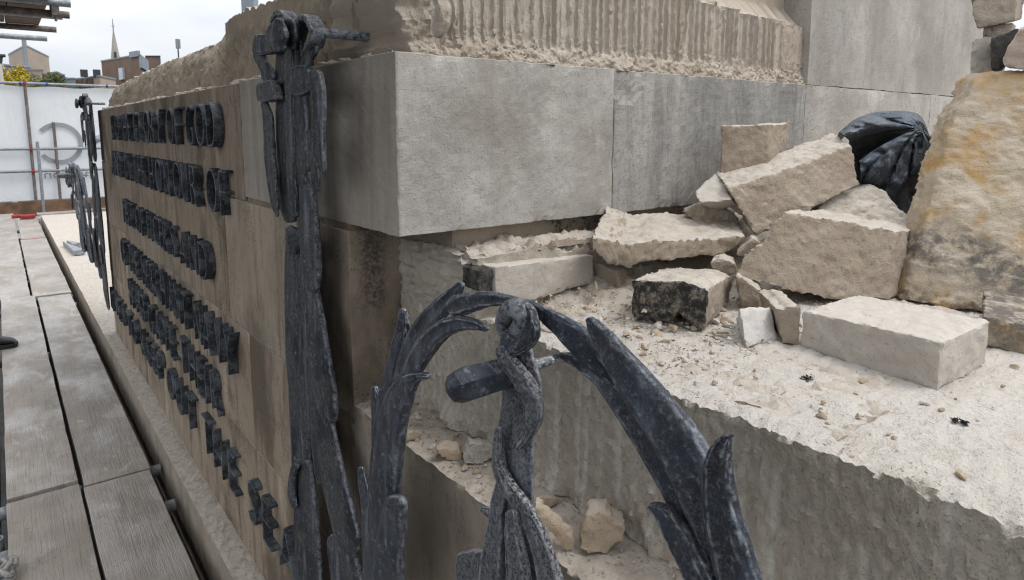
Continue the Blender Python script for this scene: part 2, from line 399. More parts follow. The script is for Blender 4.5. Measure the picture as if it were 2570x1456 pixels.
# lower step that runs on towards the viewer
def chip_edge(c, n, edge, amp, s):      # crumbled arris: pull points near edge inwards
    return amp * max(0.0, fr(c, s, 4, .7) - .05) * math.exp(-edge / .012)
ysf = grid_axes(-.9, .2, .04) + grid_axes(.2, 1.18, .007)[1:]
bm = boxgrid(grid_axes(X0, .66, .008) + [.9, 2.2], ysf, [.058, .3, .5, .6, .7, .74, .78] + grid_axes(.79, .825, .007), "xyZ")
def f_low(c, n):
    d = n * (.0013 * fr(c, 30, 4))
    if c.z > .8: d += Vector((0, 0, .0035 * fr(c, 34, 5, .6)))
    e = abs(c.x - X0) + abs(.825 - c.z)
    k = chip_edge(c, n, e, .016, 45)
    return d + Vector((k, 0, -k * .7))
obj("lower_step", displace(bm, f_low), stone("dusty_step_stone", (.27, .225, .175), (.34, .29, .235), (.2, .165, .13), .8, .5, .25, .95, 1.0, (.52, .46, .395)), wall, smooth=True)
# tooled upper step: hacked face at x=.621, dusty top
grooves = []; y = -.5
while y < 1.2:
    grooves.append((y, random.uniform(.0028, .0046), random.uniform(.15, 1.0) ** 1.3, random.uniform(-.008, .008), random.choice((0, .1, .2, .45)))); y += random.choice((.014, .018, .024, .030, .045))
X1 = .621
def f_tool(c, n):
    e = abs(c.x - X1) + abs(1.045 - c.z)
    d = Vector((0, 0, 0))
    if c.x < X1 + .004:
        g = 0
        hz = (1.045 - c.z) / .22
        for (gy, gw, ga, sl_, st_) in grooves:
            q = c.y - gy - sl_ * hz
            if abs(q) < gw * 2.5 and hz > st_ * .8: g += ga * math.exp(-(q / gw) ** 2)
        BR[0] = min(1, g * 1.5); kk = max(0, min(1, .5 + 1.6 * fr((0, c.y, c.z), 9, 3))) * max(0, min(1, (1.036 - c.z) / .03))
        d.x += .0014 * kk * math.sin((c.y * .75 - c.z * .66) * 330 + 5 * fr(c, 12, 3))
        dd = .0038 * g + .0016 * fr(c, 22, 5, .7) + .0044 * fr(c, 90, 4, .6) + .002 * fr(c, 5, 3)
        dd -= .020 * max(0, 1 - (c.z - .825) / .04) * (.5 + fr(c, 25, 3))            # toe of mortar at the foot
        d += Vector((dd, 0, 0))
    if c.z > 1.03:
        d += Vector((0, 0, .004 * fr(c, 14, 5, .7) + .0022 * fr(c, 70, 4, .6)))
    k = .8 * chip_edge(c, n, e * .9, .009, 40) + chip_edge(c, n, e * .7, .006, 80)
    return d + Vector((k * .5, 0, -k))
xs = grid_axes(X1, .80, .008) + grid_axes(.8, 1.7, .018)[1:] + [2.2, 4.2]
bm = boxgrid(xs, [-1.0, -.7] + grid_axes(-.5, .1, .004) + grid_axes(.1, 1.3, .003)[1:], grid_axes(.826, 1.045, .0065), "xyZ")
obj("upper_step", displace(bm, f_tool), ST['tooled'], wall, smooth=True)
# short course between the upper step and the grey corner block
def f_course(c, n):
    d = n * (.005 * fr(c, 22, 5, .7) + .003 * fr(c, 75, 4, .6))
    if c.x < X1 + .003: d.x += .004 * math.sin(c.z * 300 + 6 * fr(c, 20, 3))
    e1 = abs(c.x - X1) + abs(1.148 - c.z); e2 = abs(c.y - .895) + abs(1.148 - c.z)
    k = chip_edge(c, n, min(e1, e2), .03, 30)
    return d + Vector((k * .6, k * .6, -k))
bm = boxgrid(grid_axes(X1, 1.45, .008), grid_axes(.895, 1.22, .009), grid_axes(1.042, 1.148, .007), "xyZ")
obj("lower_course", displace(bm, f_course), ST['tooled'], wall, smooth=True)
# grey course blocks: corner block and its neighbours
def grey_block(xa, xb, yb, mat, cut=None):
    ys = grid_axes(.963, min(yb, 1.2), .012) + ([yb] if yb > 1.2 else [])
    bm = boxgrid(grid_axes(xa, xb, .011), ys, grid_axes(1.185, 1.486, .0105))
    def fn(c, n):
        d = n * (.0012 * fr(c, 40, 4) + .0006 * fr(c, 160, 3))
        e = min(abs(c.y - .963) + abs(c.z - 1.486), abs(c.y - .963) + abs(c.z - 1.185))
        e = min(e, abs(c.y - .963) + abs(c.x - xa), abs(c.y - .963) + abs(c.x - xb))
        k = chip_edge(c, n, e, .007, 40)
        cen = Vector(((xa + xb) / 2, 1.05, 1.335)); tw = Vector((0, k, 0)) + Vector((0, 0, math.copysign(k, cen.z - c.z) * .6))
        if cut:
            q = (Vector((c.x, 0, c.z)) - Vector((cut[0], 0, cut[1])))
            if c.y < .98 and q.length < cut[2]: tw.y += .006 + .003 * fr(c, 60, 3)
        return d + tw
    return displace(bm, fn)
def grey_face():
    m = ST['grey']
    return m
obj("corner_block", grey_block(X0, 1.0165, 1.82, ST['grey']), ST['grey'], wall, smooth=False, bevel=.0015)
obj("grey_block", grey_block(1.0185, 1.78, 1.3, ST['grey'], (1.055, 1.475, .055)), stone("streaked_grey_limestone", (.30, .285, .262), (.39, .372, .345), (.22, .208, .19), .6, .9, .15, .6, .9, blot=.4, wood=.7), wall, smooth=False, bevel=.0015)
obj("grey_block", grey_block(1.7805, 2.64, 1.3, ST['smooth']), ST['smooth'], wall, smooth=False)
obj("grey_block", grey_block(2.643, 3.6, 1.3, ST['smooth']), ST['smooth'], wall, smooth=False)
bm = bmesh.new(); box(bm, .64, 3.6, 1.0, 1.3, 1.14, 1.187); obj("bed_joint", bm, ST['soot'], wall)
# big smooth block above, right
bm = boxgrid(grid_axes(1.79, 3.4, .03), grid_axes(.966, 1.4, .03), grid_axes(1.488, 2.3, .03))
displace(bm, lambda c, n: n * (.003 * fr(c, 9, 4) + .0015 * fr(c, 50, 4)) + Vector((0, .05 * max(0, 1 - (c.x - 1.79) / .03) * (c.y < 1.0) * 0, 0)))
obj("smooth_block", bm, ST['smooth'], wall, smooth=True)
# ridged, hacked-back stone above the corner block
rid = []; x = .6
while x < 1.8:
    wd = random.uniform(.0042, .0078); rid.append((x, wd, random.uniform(.5, 1), random.uniform(-.003, .003), random.uniform(0, .05))); x += wd * 2 + random.choice((.005, .008, .011, .014, .020))
def top_of(x): return 1.72 if x < 1.15 else 1.72 - .055 * min(1, (x - 1.15) / .12) - .02 * max(0, (x - 1.3) / .45)
def f_ridge(c, n):
    d = Vector((0, 0, 0))
    if c.y < .986:
        h = c.z - 1.488
        zt = top_of(c.x) + .012 * fr((c.x, 0, 0), 30, 3)
        g = 0
        for (gx, gw, ga, sl_, st_) in rid:
            q = c.x - gx - sl_ * (h / .2)
            if abs(q) < gw * 1.25: g = max(g, ga * min(1, (1.25 - abs(q) / gw) * 5))
        fade = max(0, min(1, (zt - c.z) / .012)) * min(1, max(0, (h - .022 - .03 * abs(fr((c.x, 0, 3), 20, 3))) / .012)) * min(1, max(0, (1.70 - c.x) / .05))
        BR[0] = g * fade
        dd = .0105 * g * fade
        dd += (.0016 * fr(c, 35, 5, .7) + .0036 * fr(c, 130, 4, .55)) * (1 - .7 * g)
        if h < .03: dd -= (.016 * (1 - h / .03)) * (.7 + .8 * fr(c, 24, 4)) + .004 * fr(c, 90, 4, .5)
        if c.z > zt: dd = .018 + .045 * min(1, (c.z - zt) / .05) + .001 * fr(c, 60, 3)      # smooth scooped moulding above the hacked band
        if c.x < .64: dd += .02 * (1 - (c.x - .56) / .08) ** 2 + .02 * fr(c, 14, 4)
        d.y += dd
    if c.x < .57:
        d.x += .012 * fr(c, 12, 5, .7) + .012 * fr((c.x, c.y * 2.2, c.z * .7), 30, 4, .6)
    return d
bm = boxgrid(grid_axes(.555, 1.79, .0024), grid_axes(.984, 1.3, .04), grid_axes(1.484, 1.545, .003) + grid_axes(1.545, 1.80, .0075)[1:], "xyZ")
obj("ridged_block", displace(bm, f_ridge), ST['ridged'], wall, smooth=True)
# broken upper course along the left side, with its ragged skyline
prof = [(1.0, 1.8), (1.3, 1.76), (1.5, 1.70), (1.657, 1.678), (1.838, 1.684), (1.915, 1.690), (2.034, 1.689), (2.135, 1.680), (2.155, 1.654), (2.2, 1.656), (2.299, 1.664), (2.34, 1.652), (2.6, 1.654), (2.92, 1.653), (3.38, 1.655), (3.55, 1.650), (4.0, 1.645), (4.5, 1.635), (4.74, 1.628), (4.86, 1.62)]
def ztop(y):
    for (a, za), (b, zb) in zip(prof[:-1], prof[1:]):
        if a <= y <= b: return za + (zb - za) * (y - a) / (b - a)
    return prof[-1][1]
ysu = grid_axes(1.20, 2.4, .006) + grid_axes(2.4, 4.84, .012)[1:]
bm = boxgrid([.57, .60, .66, .75, 1.0, 2.0], ysu, [0, .06, .12, .18, .24, .3, .36, .42, .48, .54, .6, .66, .72, .78, .84, .9, .95, 1.0], "xyYZ")
def f_up(c, n):
    zt = ztop(c.y) + .010 * fr((0, c.y, 0), 16, 5, .6)
    z = 1.482 + c.z * (zt - 1.482); p = Vector((c.x, c.y, z)); dx = 0
    if c.x < .58:
        lo = 1.0 if z < 1.63 or c.y > 2.14 else .25
        dx = lo * (.008 * fr(p, 9, 4, .7) + .009 * fr((p.x, p.y * 3, p.z * .7), 30, 5, .5) + .006 * fr((p.x, p.y * 2, p.z), 70, 3, .6))
        dx += .016 * max(0, (c.y - 2.14) * 4 if c.y < 2.39 else 1) * (c.z ** 3)
        if c.y > 2.14: dx += .03 * c.z * c.z
    if .58 < c.x < .76: dx = max(0, 1 - (c.x - .57) / .19) * (.016 * max(0, (c.y - 2.14) * 4 if c.y < 2.39 else 1) + (.03 if c.y > 2.14 else 0)) * c.z ** 2
    dx = min(dx, .05)
    return Vector((dx, 0, z - c.z + (.012 * fr(p, 22, 4) if c.z > .99 and c.x > .58 else 0)))
obj("broken_course", displace(bm, f_up), ST['rough'], wall, smooth=True)
# crumbs of mortar along the top arris
bm = bmesh.new()
for i in range(150):
    yy = random.uniform(1.0, 4.8); s = random.uniform(.004, .012)
    r = bmesh.ops.create_icosphere(bm, subdivisions=1, radius=s)
    for v in r["verts"]: v.co = v.co * random.uniform(.7, 1.3) + Vector((random.uniform(.519, .55), yy, 1.487))
o = obj("arris_mortar", bm, ST['sawn'], wall); o["kind"] = "stuff"

# raised letters
LINES = [("TO THE GLORY OF GOD", 4.12, 1.985, 1.312, 1.440), ("AND IN THE HONOUR OF", 4.24, 1.925, 1.120, 1.250), ("THE OFFICERS AND", 3.95, 2.17, .888, 1.008),
         ("OF THE MERCHANT NAVY", 4.15, 1.945, .645, .780), ("WHO GAVE THEIR", 3.96, 2.17, .445, .580), ("LIVES TO KEEP OUT THE SEA", 4.80, 1.49, .245, .375)]
glyph = {}
def glyph_mesh(ch):
    if ch not in glyph:
        cu = bpy.data.curves.new("g", 'FONT'); cu.body = ch; cu.size = 1; cu.extrude = .0; cu.resolution_u = 6; cu.offset = -.026
        to = bpy.data.objects.new("g", cu); COL.objects.link(to)
        dg = bpy.context.evaluated_depsgraph_get(); me = bpy.data.meshes.new_from_object(to.evaluated_get(dg))
        a = np.empty(len(me.vertices) * 3, 'f'); me.vertices.foreach_get("co", a); a = a.reshape(-1, 3)
        glyph[ch] = (me, a[:, 0].min(), a[:, 0].max(), a[:, 1].min(), a[:, 1].max()); bpy.data.objects.remove(to)
    return glyph[ch]
for txt, ya, yb, za, zb in LINES:
    adv = []; 
    for ch in txt: adv.append(.30 if ch == ' ' else (glyph_mesh(ch)[2] - glyph_mesh(ch)[1]) * .80 + .21)
    k = (ya - yb) / (sum(adv) - .21); y = ya
    for ch, ad in zip(txt, adv):
        if ch != ' ':
            me, u0, u1, v0, v1 = glyph_mesh(ch)
            b = bmesh.new(); b.from_mesh(me)
            bmesh.ops.remove_doubles(b, verts=b.verts, dist=1e-4)
            wv = (u1 - u0) * .80 * k; dpt = .028
            ex = bmesh.ops.extrude_face_region(b, geom=b.faces[:])
            top = {e for e in ex["geom"] if isinstance(e, bmesh.types.BMVert)}
            til = random.uniform(-.004, .004)
            for v in b.verts:
                yy = y - (v.co.x - u0) / (u1 - u0) * wv; zz = za + (v.co.y - v0) / (v1 - v0) * (zb - za)
                v.co = Vector((.514 - (dpt + random.uniform(-.0008, .0008) if v in top else 0), yy, zz)) + Vector((til, 0, 0))
            obj("letter", b, LETTER, wall, bevel=.0015)
        y -= ad * k

# ================================================================== METAL RELIEFS
def sp(v, p): return math.copysign(abs(v) ** p, v)
def leaf(bm, path, X, th=.016, vein=.22, K=26, per=7, seed=0, sq=.66, tap=.6, flut=.0, rnd=True):
    """cast leaf or strand lying in the plane x = X: path of (px, py, half width in px[, x offset])"""
    path = [tuple(p) + ((0,) if len(p) == 3 else ()) for p in path]
    n = (len(path) - 1) * per; hm = max(p[2] for p in path); pts = [cat(path, i / per) for i in range(n + 1)]
    th *= .62; rc = random.Random(int(seed) + 11); cre = [(rc.uniform(-.75, .75), rc.uniform(.05, .11), rc.uniform(.12, .34)) for _ in range(2)]
    e = []                             # rounded ends: a few shrinking rings past each end
    for end in (0, -1):
        p = pts[end]; q = pts[1 if end == 0 else -2]; dx, dy = p[0] - q[0], p[1] - q[1]; L = math.hypot(dx, dy) or 1
        e.append([(p[0] + dx / L * p[2] * a, p[1] + dy / L * p[2] * a, p[2] * b, p[3]) for a, b in ((.35, .92), (.65, .72), (.85, .45))])
    if rnd: pts = e[0][::-1] + pts + e[1]
    rings = []
    for i, p in enumerate(pts):
        a = pts[max(i - 1, 0)]; b = pts[min(i + 1, len(pts) - 1)]; tx, ty = b[0] - a[0], b[1] - a[1]; L = math.hypot(tx, ty) or 1; nx_, ny_ = -ty / L, tx / L
        x = X + p[3]; h = max(p[2], .4)
        PL = onX(p[0] + nx_ * h, p[1] + ny_ * h, x); PR = onX(p[0] - nx_ * h, p[1] - ny_ * h, x); C = (PL + PR) / 2; W = (PL - PR) / 2
        T = th * (h / hm) ** tap; ring = []
        for k in range(K):
            an = 2 * math.pi * k / K; c_, s_ = math.cos(an), math.sin(an)
            t = sp(s_, sq) * T * (1 - (vein * math.exp(-(c_ / .22) ** 2) if s_ > 0 else 0)); wv = sp(c_, sq)
            if s_ > 0: t *= 1 - min(.6, sum(d_ * math.exp(-((c_ - o_ - .1 * math.sin(i * .07 + o_ * 9)) / w_) ** 2) for o_, w_, d_ in cre))
            if flut: t *= 1 + flut * math.sin(c_ * 9 + seed)
            q = C + W * wv + Vector((-t, 0, 0))
            j = .0015 * fr((c_ * 1.5 + seed, i * .09, s_ + seed * 2.3), 3, 4) + .0006 * fr((c_ * 6 + seed, i * .25, s_ * 3), 3, 3)
            ring.append(bm.verts.new(q + (W.normalized() * c_ - Vector((s_, 0, 0))) * j))
        rings.append(ring)
    for r0, r1 in zip(rings[:-1], rings[1:]):
        for k in range(K): bm.faces.new((r0[k], r0[(k + 1) % K], r1[(k + 1) % K], r1[k]))
    bm.faces.new(rings[0]); bm.faces.new(rings[-1][::-1])
    return bm
def band(bm, path, xa, xb, th=.007, per=6, taper=0):
    """ribbon standing off the wall: path in px on x = xa, running back to x = xb"""
    n = (len(path) - 1) * per; pts = [onX(*cat(path, i / per)[:2], (xa + xb) / 2) for i in range(n + 1)]; rings = []
    for i, p in enumerate(pts):
        t = (pts[min(i + 1, n)] - pts[max(i - 1, 0)]).normalized(); nn = t.cross(Vector((1, 0, 0))).normalized() * th / 2
        a = xa + .003 * fr((i * .1, 0, xa * 9), 2, 3); b = xb
        rings.append([bm.verts.new(Vector((x, p.y, p.z)) + nn * s) for x, s in ((a, -1), ((a * 2 + b) / 3, -1.1), ((a + 2 * b) / 3, -1.05), (b, -1), (b, 1), ((a + 2 * b) / 3, 1.1), ((a * 2 + b) / 3, 1.1), (a, 1))])
    for r0, r1 in zip(rings[:-1], rings[1:]):
        for k in range(8): bm.faces.new((r0[k], r0[(k + 1) % 8], r1[(k + 1) % 8], r1[k]))
    bm.faces.new(rings[0]); bm.faces.new(rings[-1][::-1]); return bm
def lobj(name, parent, path, X, **k):
    return obj(name, leaf(bmesh.new(), path, X, **k), SHEAF if parent is shf else SHANK if name in ("shank", "rope", "fluke", "rope_end") else LEAD, parent, smooth=True, sub=1)

# --- sheaf of long leaves hung from a bow, by the corner
shf = thing("metal_sheaf", (.47, 1.37, .08), "tall dark metal sheaf of leaves tied with a bow, fixed near the pale corner block", "wall relief", "metal sheaves on the memorial")
XP = .470
def L(p, X, nm="leaf", **k):
    k.setdefault("seed", len(shf.children)); k["th"] *= .6; return lobj(nm, shf, p, X, **k)
L([(716, 100, 15), (714, 160, 17), (715, 240, 18), (718, 340, 20), (722, 430, 20), (725, 510, 19), (730, 548, 13)], XP, th=.026, flut=.12)
L([(738, 100, 17), (741, 180, 20), (745, 260, 23), (750, 340, 24), (754, 410, 22), (759, 455, 15)], XP - .016, th=.024, flut=.08)
L([(727, 115, 9), (729, 240, 10), (732, 380, 10), (735, 470, 10), (741, 540, 6)], XP - .022, th=.014)
L([(764, 440, 20), (768, 500, 22), (774, 570, 23), (780, 640, 22), (784, 690, 20), (785, 722, 14)], XP - .012, th=.024, flut=.06)
L([(776, 700, 16), (788, 780, 20), (799, 870, 24), (812, 960, 26), (822, 1020, 24), (828, 1050, 17)], XP - .008, th=.024, flut=.06)
L([(812, 1030, 18), (822, 1110, 24), (838, 1200, 28), (858, 1280, 30), (875, 1345, 28), (884, 1375, 19)], XP - .008, th=.026, flut=.05)
L([(852, 1360, 30), (868, 1430, 36), (884, 1520, 42)], XP - .004, th=.028, flut=.06)
L([(733, 600, 12), (733, 680, 15), (737, 770, 18), (741, 880, 20), (745, 960, 18)], XP, th=.024, flut=.1)
L([(748, 900, 20), (753, 1000, 24), (757, 1090, 24), (758, 1170, 22)], XP + .002, th=.026, flut=.08)
L([(760, 1165, 22), (766, 1250, 27), (772, 1350, 30), (778, 1520, 34)], XP, th=.028, flut=.08)
L([(757, 590, 12), (760, 680, 14), (766, 780, 14), (776, 900, 15), (787, 1010, 15), (797, 1110, 13), (802, 1180, 10), (804, 1208, 7)], XP + .002, th=.02)
L([(742, 1170, 9), (734, 1200, 8), (733, 1240, 9), (740, 1270, 6)], XP - .014, th=.014)
L([(728, 575, 10), (737, 590, 19), (740, 610, 17), (737, 632, 8)], XP - .014, "knot", th=.022)
# bow
def Bd(nm, path, xa, xb, th=.010):
    return obj(nm, band(bmesh.new(), path, xa, xb, th), SHEAF, shf, smooth=True, bevel=.002)
L([(700, 54, 10), (697, 75, 23), (696, 98, 26), (702, 118, 16)], .412, "bow_centre", th=.030, vein=0, sq=.95)
L([(709, 44, 12), (716, 62, 24), (722, 90, 24), (726, 112, 16)], .432, "bow_centre", th=.028, vein=0, sq=.95)
Bd("bow_loop", [(697, 62), (702, 42), (714, 33), (725, 42), (731, 66), (735, 92), (741, 108)], .438, .466, .009)
Bd("bow_loop", [(731, 118), (743, 112), (752, 80), (764, 54), (777, 46), (789, 58), (797, 82), (793, 108), (782, 118)], .436, .464, .011)
L([(646, 112, 24), (660, 113, 26), (676, 112, 25), (694, 108, 24)], .452, "bow_loop", th=.03, vein=0, sq=.35, rnd=False, flut=.05)
L([(788, 100, 10), (783, 124, 14), (776, 145, 11), (770, 163, 12)], .452, "ribbon_tail", th=.018)
L([(652, 140, 14), (659, 158, 13), (668, 172, 14), (676, 192, 17)], .460, "ribbon_tail", th=.02)
L([(652, 232, 22), (666, 231, 26), (680, 229, 27), (695, 225, 26)], .446, "ribbon_fold", th=.026, vein=0, sq=.35, rnd=False, flut=.08)
L([(735, 204, 20), (750, 206, 36), (768, 196, 36), (788, 184, 24)], .443, "ribbon_fold", th=.026, vein=0, sq=.35, rnd=False, flut=.08)
L([(664, 262, 8), (672, 290, 11), (675, 340, 12), (678, 400, 13), (684, 460, 12), (690, 510, 9), (696, 542, 3)], .450, "ribbon_tail", th=.014, flut=.2)
L([(790, 190, 17), (798, 230, 16), (800, 280, 15), (799, 330, 14), (801, 380, 14), (807, 415, 10), (812, 440, 3)], .440, "ribbon_tail", th=.018, flut=.2)
L([(786, 330, 7), (787, 390, 9), (792, 430, 8), (796, 462, 6), (799, 480, 2)], .446, "ribbon_tail", th=.012)
bm = bmesh.new(); p = onX(800, 82, .465); tube(bm, [p, p + Vector((.02, 0, 0)), p + Vector((.105, 0, 0))], .0085, 10); obj("fixing_rod", bm, LEAD, shf, smooth=False)

# --- anchor within a wreath, nearest the viewer
anc = thing("metal_anchor_wreath", (.44, .56, .45), "dark metal anchor inside an open leaf wreath, standing clear in front of the stone steps", "wall relief", "metal anchor wreaths on the memorial")
XA = .440
def A(p, nm="leaf", X=XA, **k):
    k.setdefault("seed", 40 + len(anc.children)); k["th"] *= .8; return lobj(nm, anc, p, X, **k)
A([(1316, 757, 7), (1358, 783, 15), (1412, 820, 26), (1462, 862, 33), (1512, 918, 27), (1540, 955, 12)], th=.014)
A([(1394, 893, 5), (1428, 897, 13), (1472, 918, 20), (1524, 960, 25), (1584, 1040, 30), (1644, 1135, 33), (1704, 1240, 33), (1752, 1340, 36), (1800, 1500, 38)], X=XA + .006, th=.016)
A([(1481, 803, 9), (1500, 833, 22), (1545, 895, 34), (1601, 970, 43), (1660, 1050, 50), (1716, 1135, 55), (1762, 1235, 55), (1803, 1350, 52), (1846, 1500, 48)], X=XA - .004, th=.018, vein=.35)
A([(1835, 1092, 4), (1819, 1106, 16), (1805, 1145, 30), (1803, 1205, 36), (1813, 1290, 42), (1836, 1380, 47), (1868, 1500, 52)], X=XA - .016, th=.018, vein=.3)
A([(1636, 1270, 9), (1664, 1286, 20), (1694, 1330, 27), (1734, 1395, 33), (1782, 1500, 38)], X=XA - .012, th=.018)
A([(1150, 768, 28), (1185, 757, 26), (1225, 751, 21), (1264, 752, 14), (1300, 756, 8)], X=XA - .004, th=.014)
A([(1155, 716, 9), (1138, 738, 17), (1106, 772, 24), (1072, 812, 27), (1041, 862, 25), (1019, 915, 20), (1004, 968, 12)], X=XA + .002, th=.015, vein=.3)
A([(1219, 826, 6), (1193, 815, 13), (1150, 812, 20), (1110, 828, 24), (1075, 862, 26), (1046, 908, 24), (1022, 962, 20), (1002, 1020, 14)], X=XA - .006, th=.016, vein=.3)
A([(1010, 780, 7), (1012, 812, 12), (1006, 852, 15), (992, 905, 17), (972, 980, 16), (957, 1060, 14), (947, 1150, 14), (942, 1260, 16)], X=XA + .006, th=.015)
A([(1070, 944, 8), (1043, 948, 15), (1016, 972, 27), (995, 1022, 31), (983, 1080, 31), (974, 1160, 32), (966, 1240, 32), (962, 1330, 33)], X=XA - .012, th=.024, vein=.1)
A([(940, 974, 6), (943, 1010, 9), (945, 1060, 10), (944, 1140, 8)], X=XA + .01, th=.010)
A([(905, 1176, 6), (911, 1210, 10), (919, 1265, 12), (925, 1340, 14), (930, 1500, 18)], X=XA + .01, th=.012)
A([(992, 1262, 24), (987, 1310, 29), (978, 1380, 33), (972, 1500, 38)], X=XA - .022, th=.022, vein=0)
A([(958, 1280, 34), (956, 1370, 36), (955, 1500, 40)], X=XA - .002, th=.024, vein=.1)
# ring, shank, rope, stock, fluke
bm = bmesh.new(); cr_ = []
for i in range(29):
    a = 2 * math.pi * i / 28
    cr_.append((1292 + 27 * math.cos(a), 805 + 31 * math.sin(a)))
pts = [onX(q[0], q[1], XA - .012 + .010 * math.sin(2 * math.pi * i / 28)) for i, q in enumerate(cr_)]
tube(bm, pts, [.0122 + .0022 * math.sin(2 * math.pi * i / 28 + 1.0) for i in range(29)], 16, cap=False); bmesh.ops.remove_doubles(bm, verts=bm.verts, dist=1e-5)
obj("ring", bm, LEAD, anc, smooth=True)
A([(1322, 775, 14), (1335, 812, 15), (1330, 848, 17), (1310, 872, 15), (1285, 880, 10)], "ring_loop", X=XA - .018, th=.013, vein=0)
A([(1275, 842, 17), (1290, 858, 24), (1305, 868, 20)], "ring_loop", X=XA - .016, th=.014, vein=0)
A([(1290, 856, 36), (1297, 905, 43), (1308, 960, 48), (1309, 1010, 48), (1300, 1060, 46), (1293, 1110, 44), (1293, 1170, 44), (1296, 1230, 42), (1300, 1290, 42), (1312, 1370, 52), (1326, 1500, 66)], "shank", th=.021, vein=0, sq=.95, flut=.05)
A([(1262, 880, 15), (1276, 908, 18), (1308, 950, 20), (1336, 998, 20), (1342, 1045, 18), (1325, 1090, 14), (1300, 1120, 10)], "rope", X=XA - .018, th=.012, vein=0, flut=.15)
A([(1252, 1078, 8), (1250, 1130, 11), (1254, 1180, 14), (1276, 1225, 17), (1310, 1270, 18), (1342, 1330, 20), (1366, 1400, 24), (1392, 1500, 28)], "rope", X=XA - .018, th=.014, vein=0, flut=.2)
A([(1262, 1190, 10), (1252, 1250, 16), (1244, 1320, 20), (1236, 1400, 26), (1228, 1500, 32)], "rope", X=XA - .010, th=.016, vein=.2, flut=.25)
A([(1212, 1278, 7), (1226, 1283, 12), (1240, 1292, 12)], "rope_end", X=XA - .004, th=.008, vein=0)
A([(1285, 1290, 14), (1290, 1350, 20), (1300, 1420, 26), (1310, 1500, 30)], "rope", X=XA - .026, th=.012, vein=.1, flut=.35)
A([(1150, 1428, 42), (1180, 1430, 50), (1215, 1436, 58), (1255, 1444, 62)], "fluke", X=XA, th=.014, vein=0, sq=.3, rnd=False)
# stock: a thick eight-sided bar through the shank, square to the wall, with a thin tail
c0 = onX(1284, 932, XA); bm = bmesh.new()
def stock(x0, x1, r0, r1, k, dome):
    st_ = [(x0, r0)] ; st_ += [(x1, r1)]
    if dome: st_ += [(x1 - .006, r1 * .98), (x1 - .016, r1 * .8), (x1 - .022, r1 * .45), (x1 - .024, r1 * .1)]
    rings = [[bm.verts.new((x, c0.y + r * math.cos(2 * math.pi * (i + .5) / k), c0.z - .0 + r * math.sin(2 * math.pi * (i + .5) / k))) for i in range(k)] for x, r in st_]
    for a, b in zip(rings[:-1], rings[1:]):
        for i in range(k): bm.faces.new((a[i], a[(i + 1) % k], b[(i + 1) % k], b[i]))
    bm.faces.new(rings[0]); bm.faces.new(rings[-1])
stock(XA + .01, XA - .062, .0185, .0205, 6, True)
obj("stock", bm, STOCK, anc, bevel=.0015)
bm = bmesh.new(); stock(XA + .06, XA, .0055, .008, 8, False); obj("stock_tail", bm, SHANK, anc)

def dup(root, label, loc, sy):
    r = root.copy(); COL.objects.link(r); r.location = loc; r.scale = (1, sy, 1); r["label"] = label
    for ch in list(root.children):
        c = ch.copy(); COL.objects.link(c); c.parent = r
    return r
far_sheaf = dup(shf, "distant dark metal sheaf fixed at the far end of the lettered wall", (.47, 4.80, .08), -1)
far_anchor = dup(anc, "distant dark metal anchor wreath standing beyond the far end of the lettered wall", (.43, 5.72, .40), -1.7)
far_anchor.scale = (1.3, -1.7, 1.0)

# ================================================================== LOOSE STONES
def stonemesh(bm, voxel, amp, scale, seed, name, smooth=True):
    me = tomesh(bm, name, False); to = bpy.data.objects.new("t", me); COL.objects.link(to)
    rm = to.modifiers.new("r", 'REMESH'); rm.mode = 'VOXEL'; rm.voxel_size = voxel; rm.use_smooth_shade = smooth
    dg = bpy.context.evaluated_depsgraph_get(); m2 = bpy.data.meshes.new_from_object(to.evaluated_get(dg)); bpy.data.objects.remove(to)
    b = bmesh.new(); b.from_mesh(m2); b.normal_update(); off = Vector((seed * 7.3, seed * 3.7, -seed * 5.1))
    mv = []
    for v in b.verts:
        c = v.co + off
        mv.append(v.co + v.normal * amp * (fr(c, scale, 5, .75) + .45 * fr(c, scale * 4.2, 4, .6) - .1) - v.normal * amp * .9 * max(0, noise.voronoi(c * scale * .9)[0][0] - .38))
    for v, c in zip(b.verts, mv): v.co = c
    b.to_mesh(m2); b.free(); m2.materials.clear(); m2.name = name
    m2.polygons.foreach_set("use_smooth", [smooth] * len(m2.polygons)); m2.set_sharp_from_angle(angle=R(34))
    return m2
def plane_of(a, b, c=None):
    n = (b - a).cross(ZZ if c is None else c - a).normalized(); return a, n
def hit(px, py, pl):
    d = ray(px, py); return CAM + d * ((pl[0] - CAM).dot(pl[1]) / d.dot(pl[1]))
def stone_of(name, front, pl, back, label, mat, amp=.003, scale=28, voxel=.0042, shrink=1.0, cat_="stone block", group=None, extra=None):
    """loose stone: outline of its near face in photo pixels on plane pl, pushed back; back = (vertex index, (px, py), depth of that far corner)"""
    fp = [hit(x, y, pl) for x, y in front]
    E_ = onD(*back[1], back[2]) - fp[back[0]] if len(back) == 3 else Vector(back[0])
    c = sum(fp, Vector()) / len(fp)
    bm = bmesh.new(); A_ = [bm.verts.new(p) for p in fp]; B_ = [bm.verts.new(c + (p - c) * shrink + E_) for p in fp]; n = len(fp)
    bm.faces.new(A_); bm.faces.new(B_[::-1])
    for i in range(n): bm.faces.new((A_[i], A_[(i + 1) % n], B_[(i + 1) % n], B_[i]))
    bmesh.ops.triangulate(bm, faces=[f for f in bm.faces if len(f.verts) > 4])
    me = stonemesh(bm, voxel, amp, scale, len(bpy.data.objects) % 97, name)
    return props(obj(name, me, ST[mat] if isinstance(mat, str) else mat), label, cat_, group)
ZL = 1.045
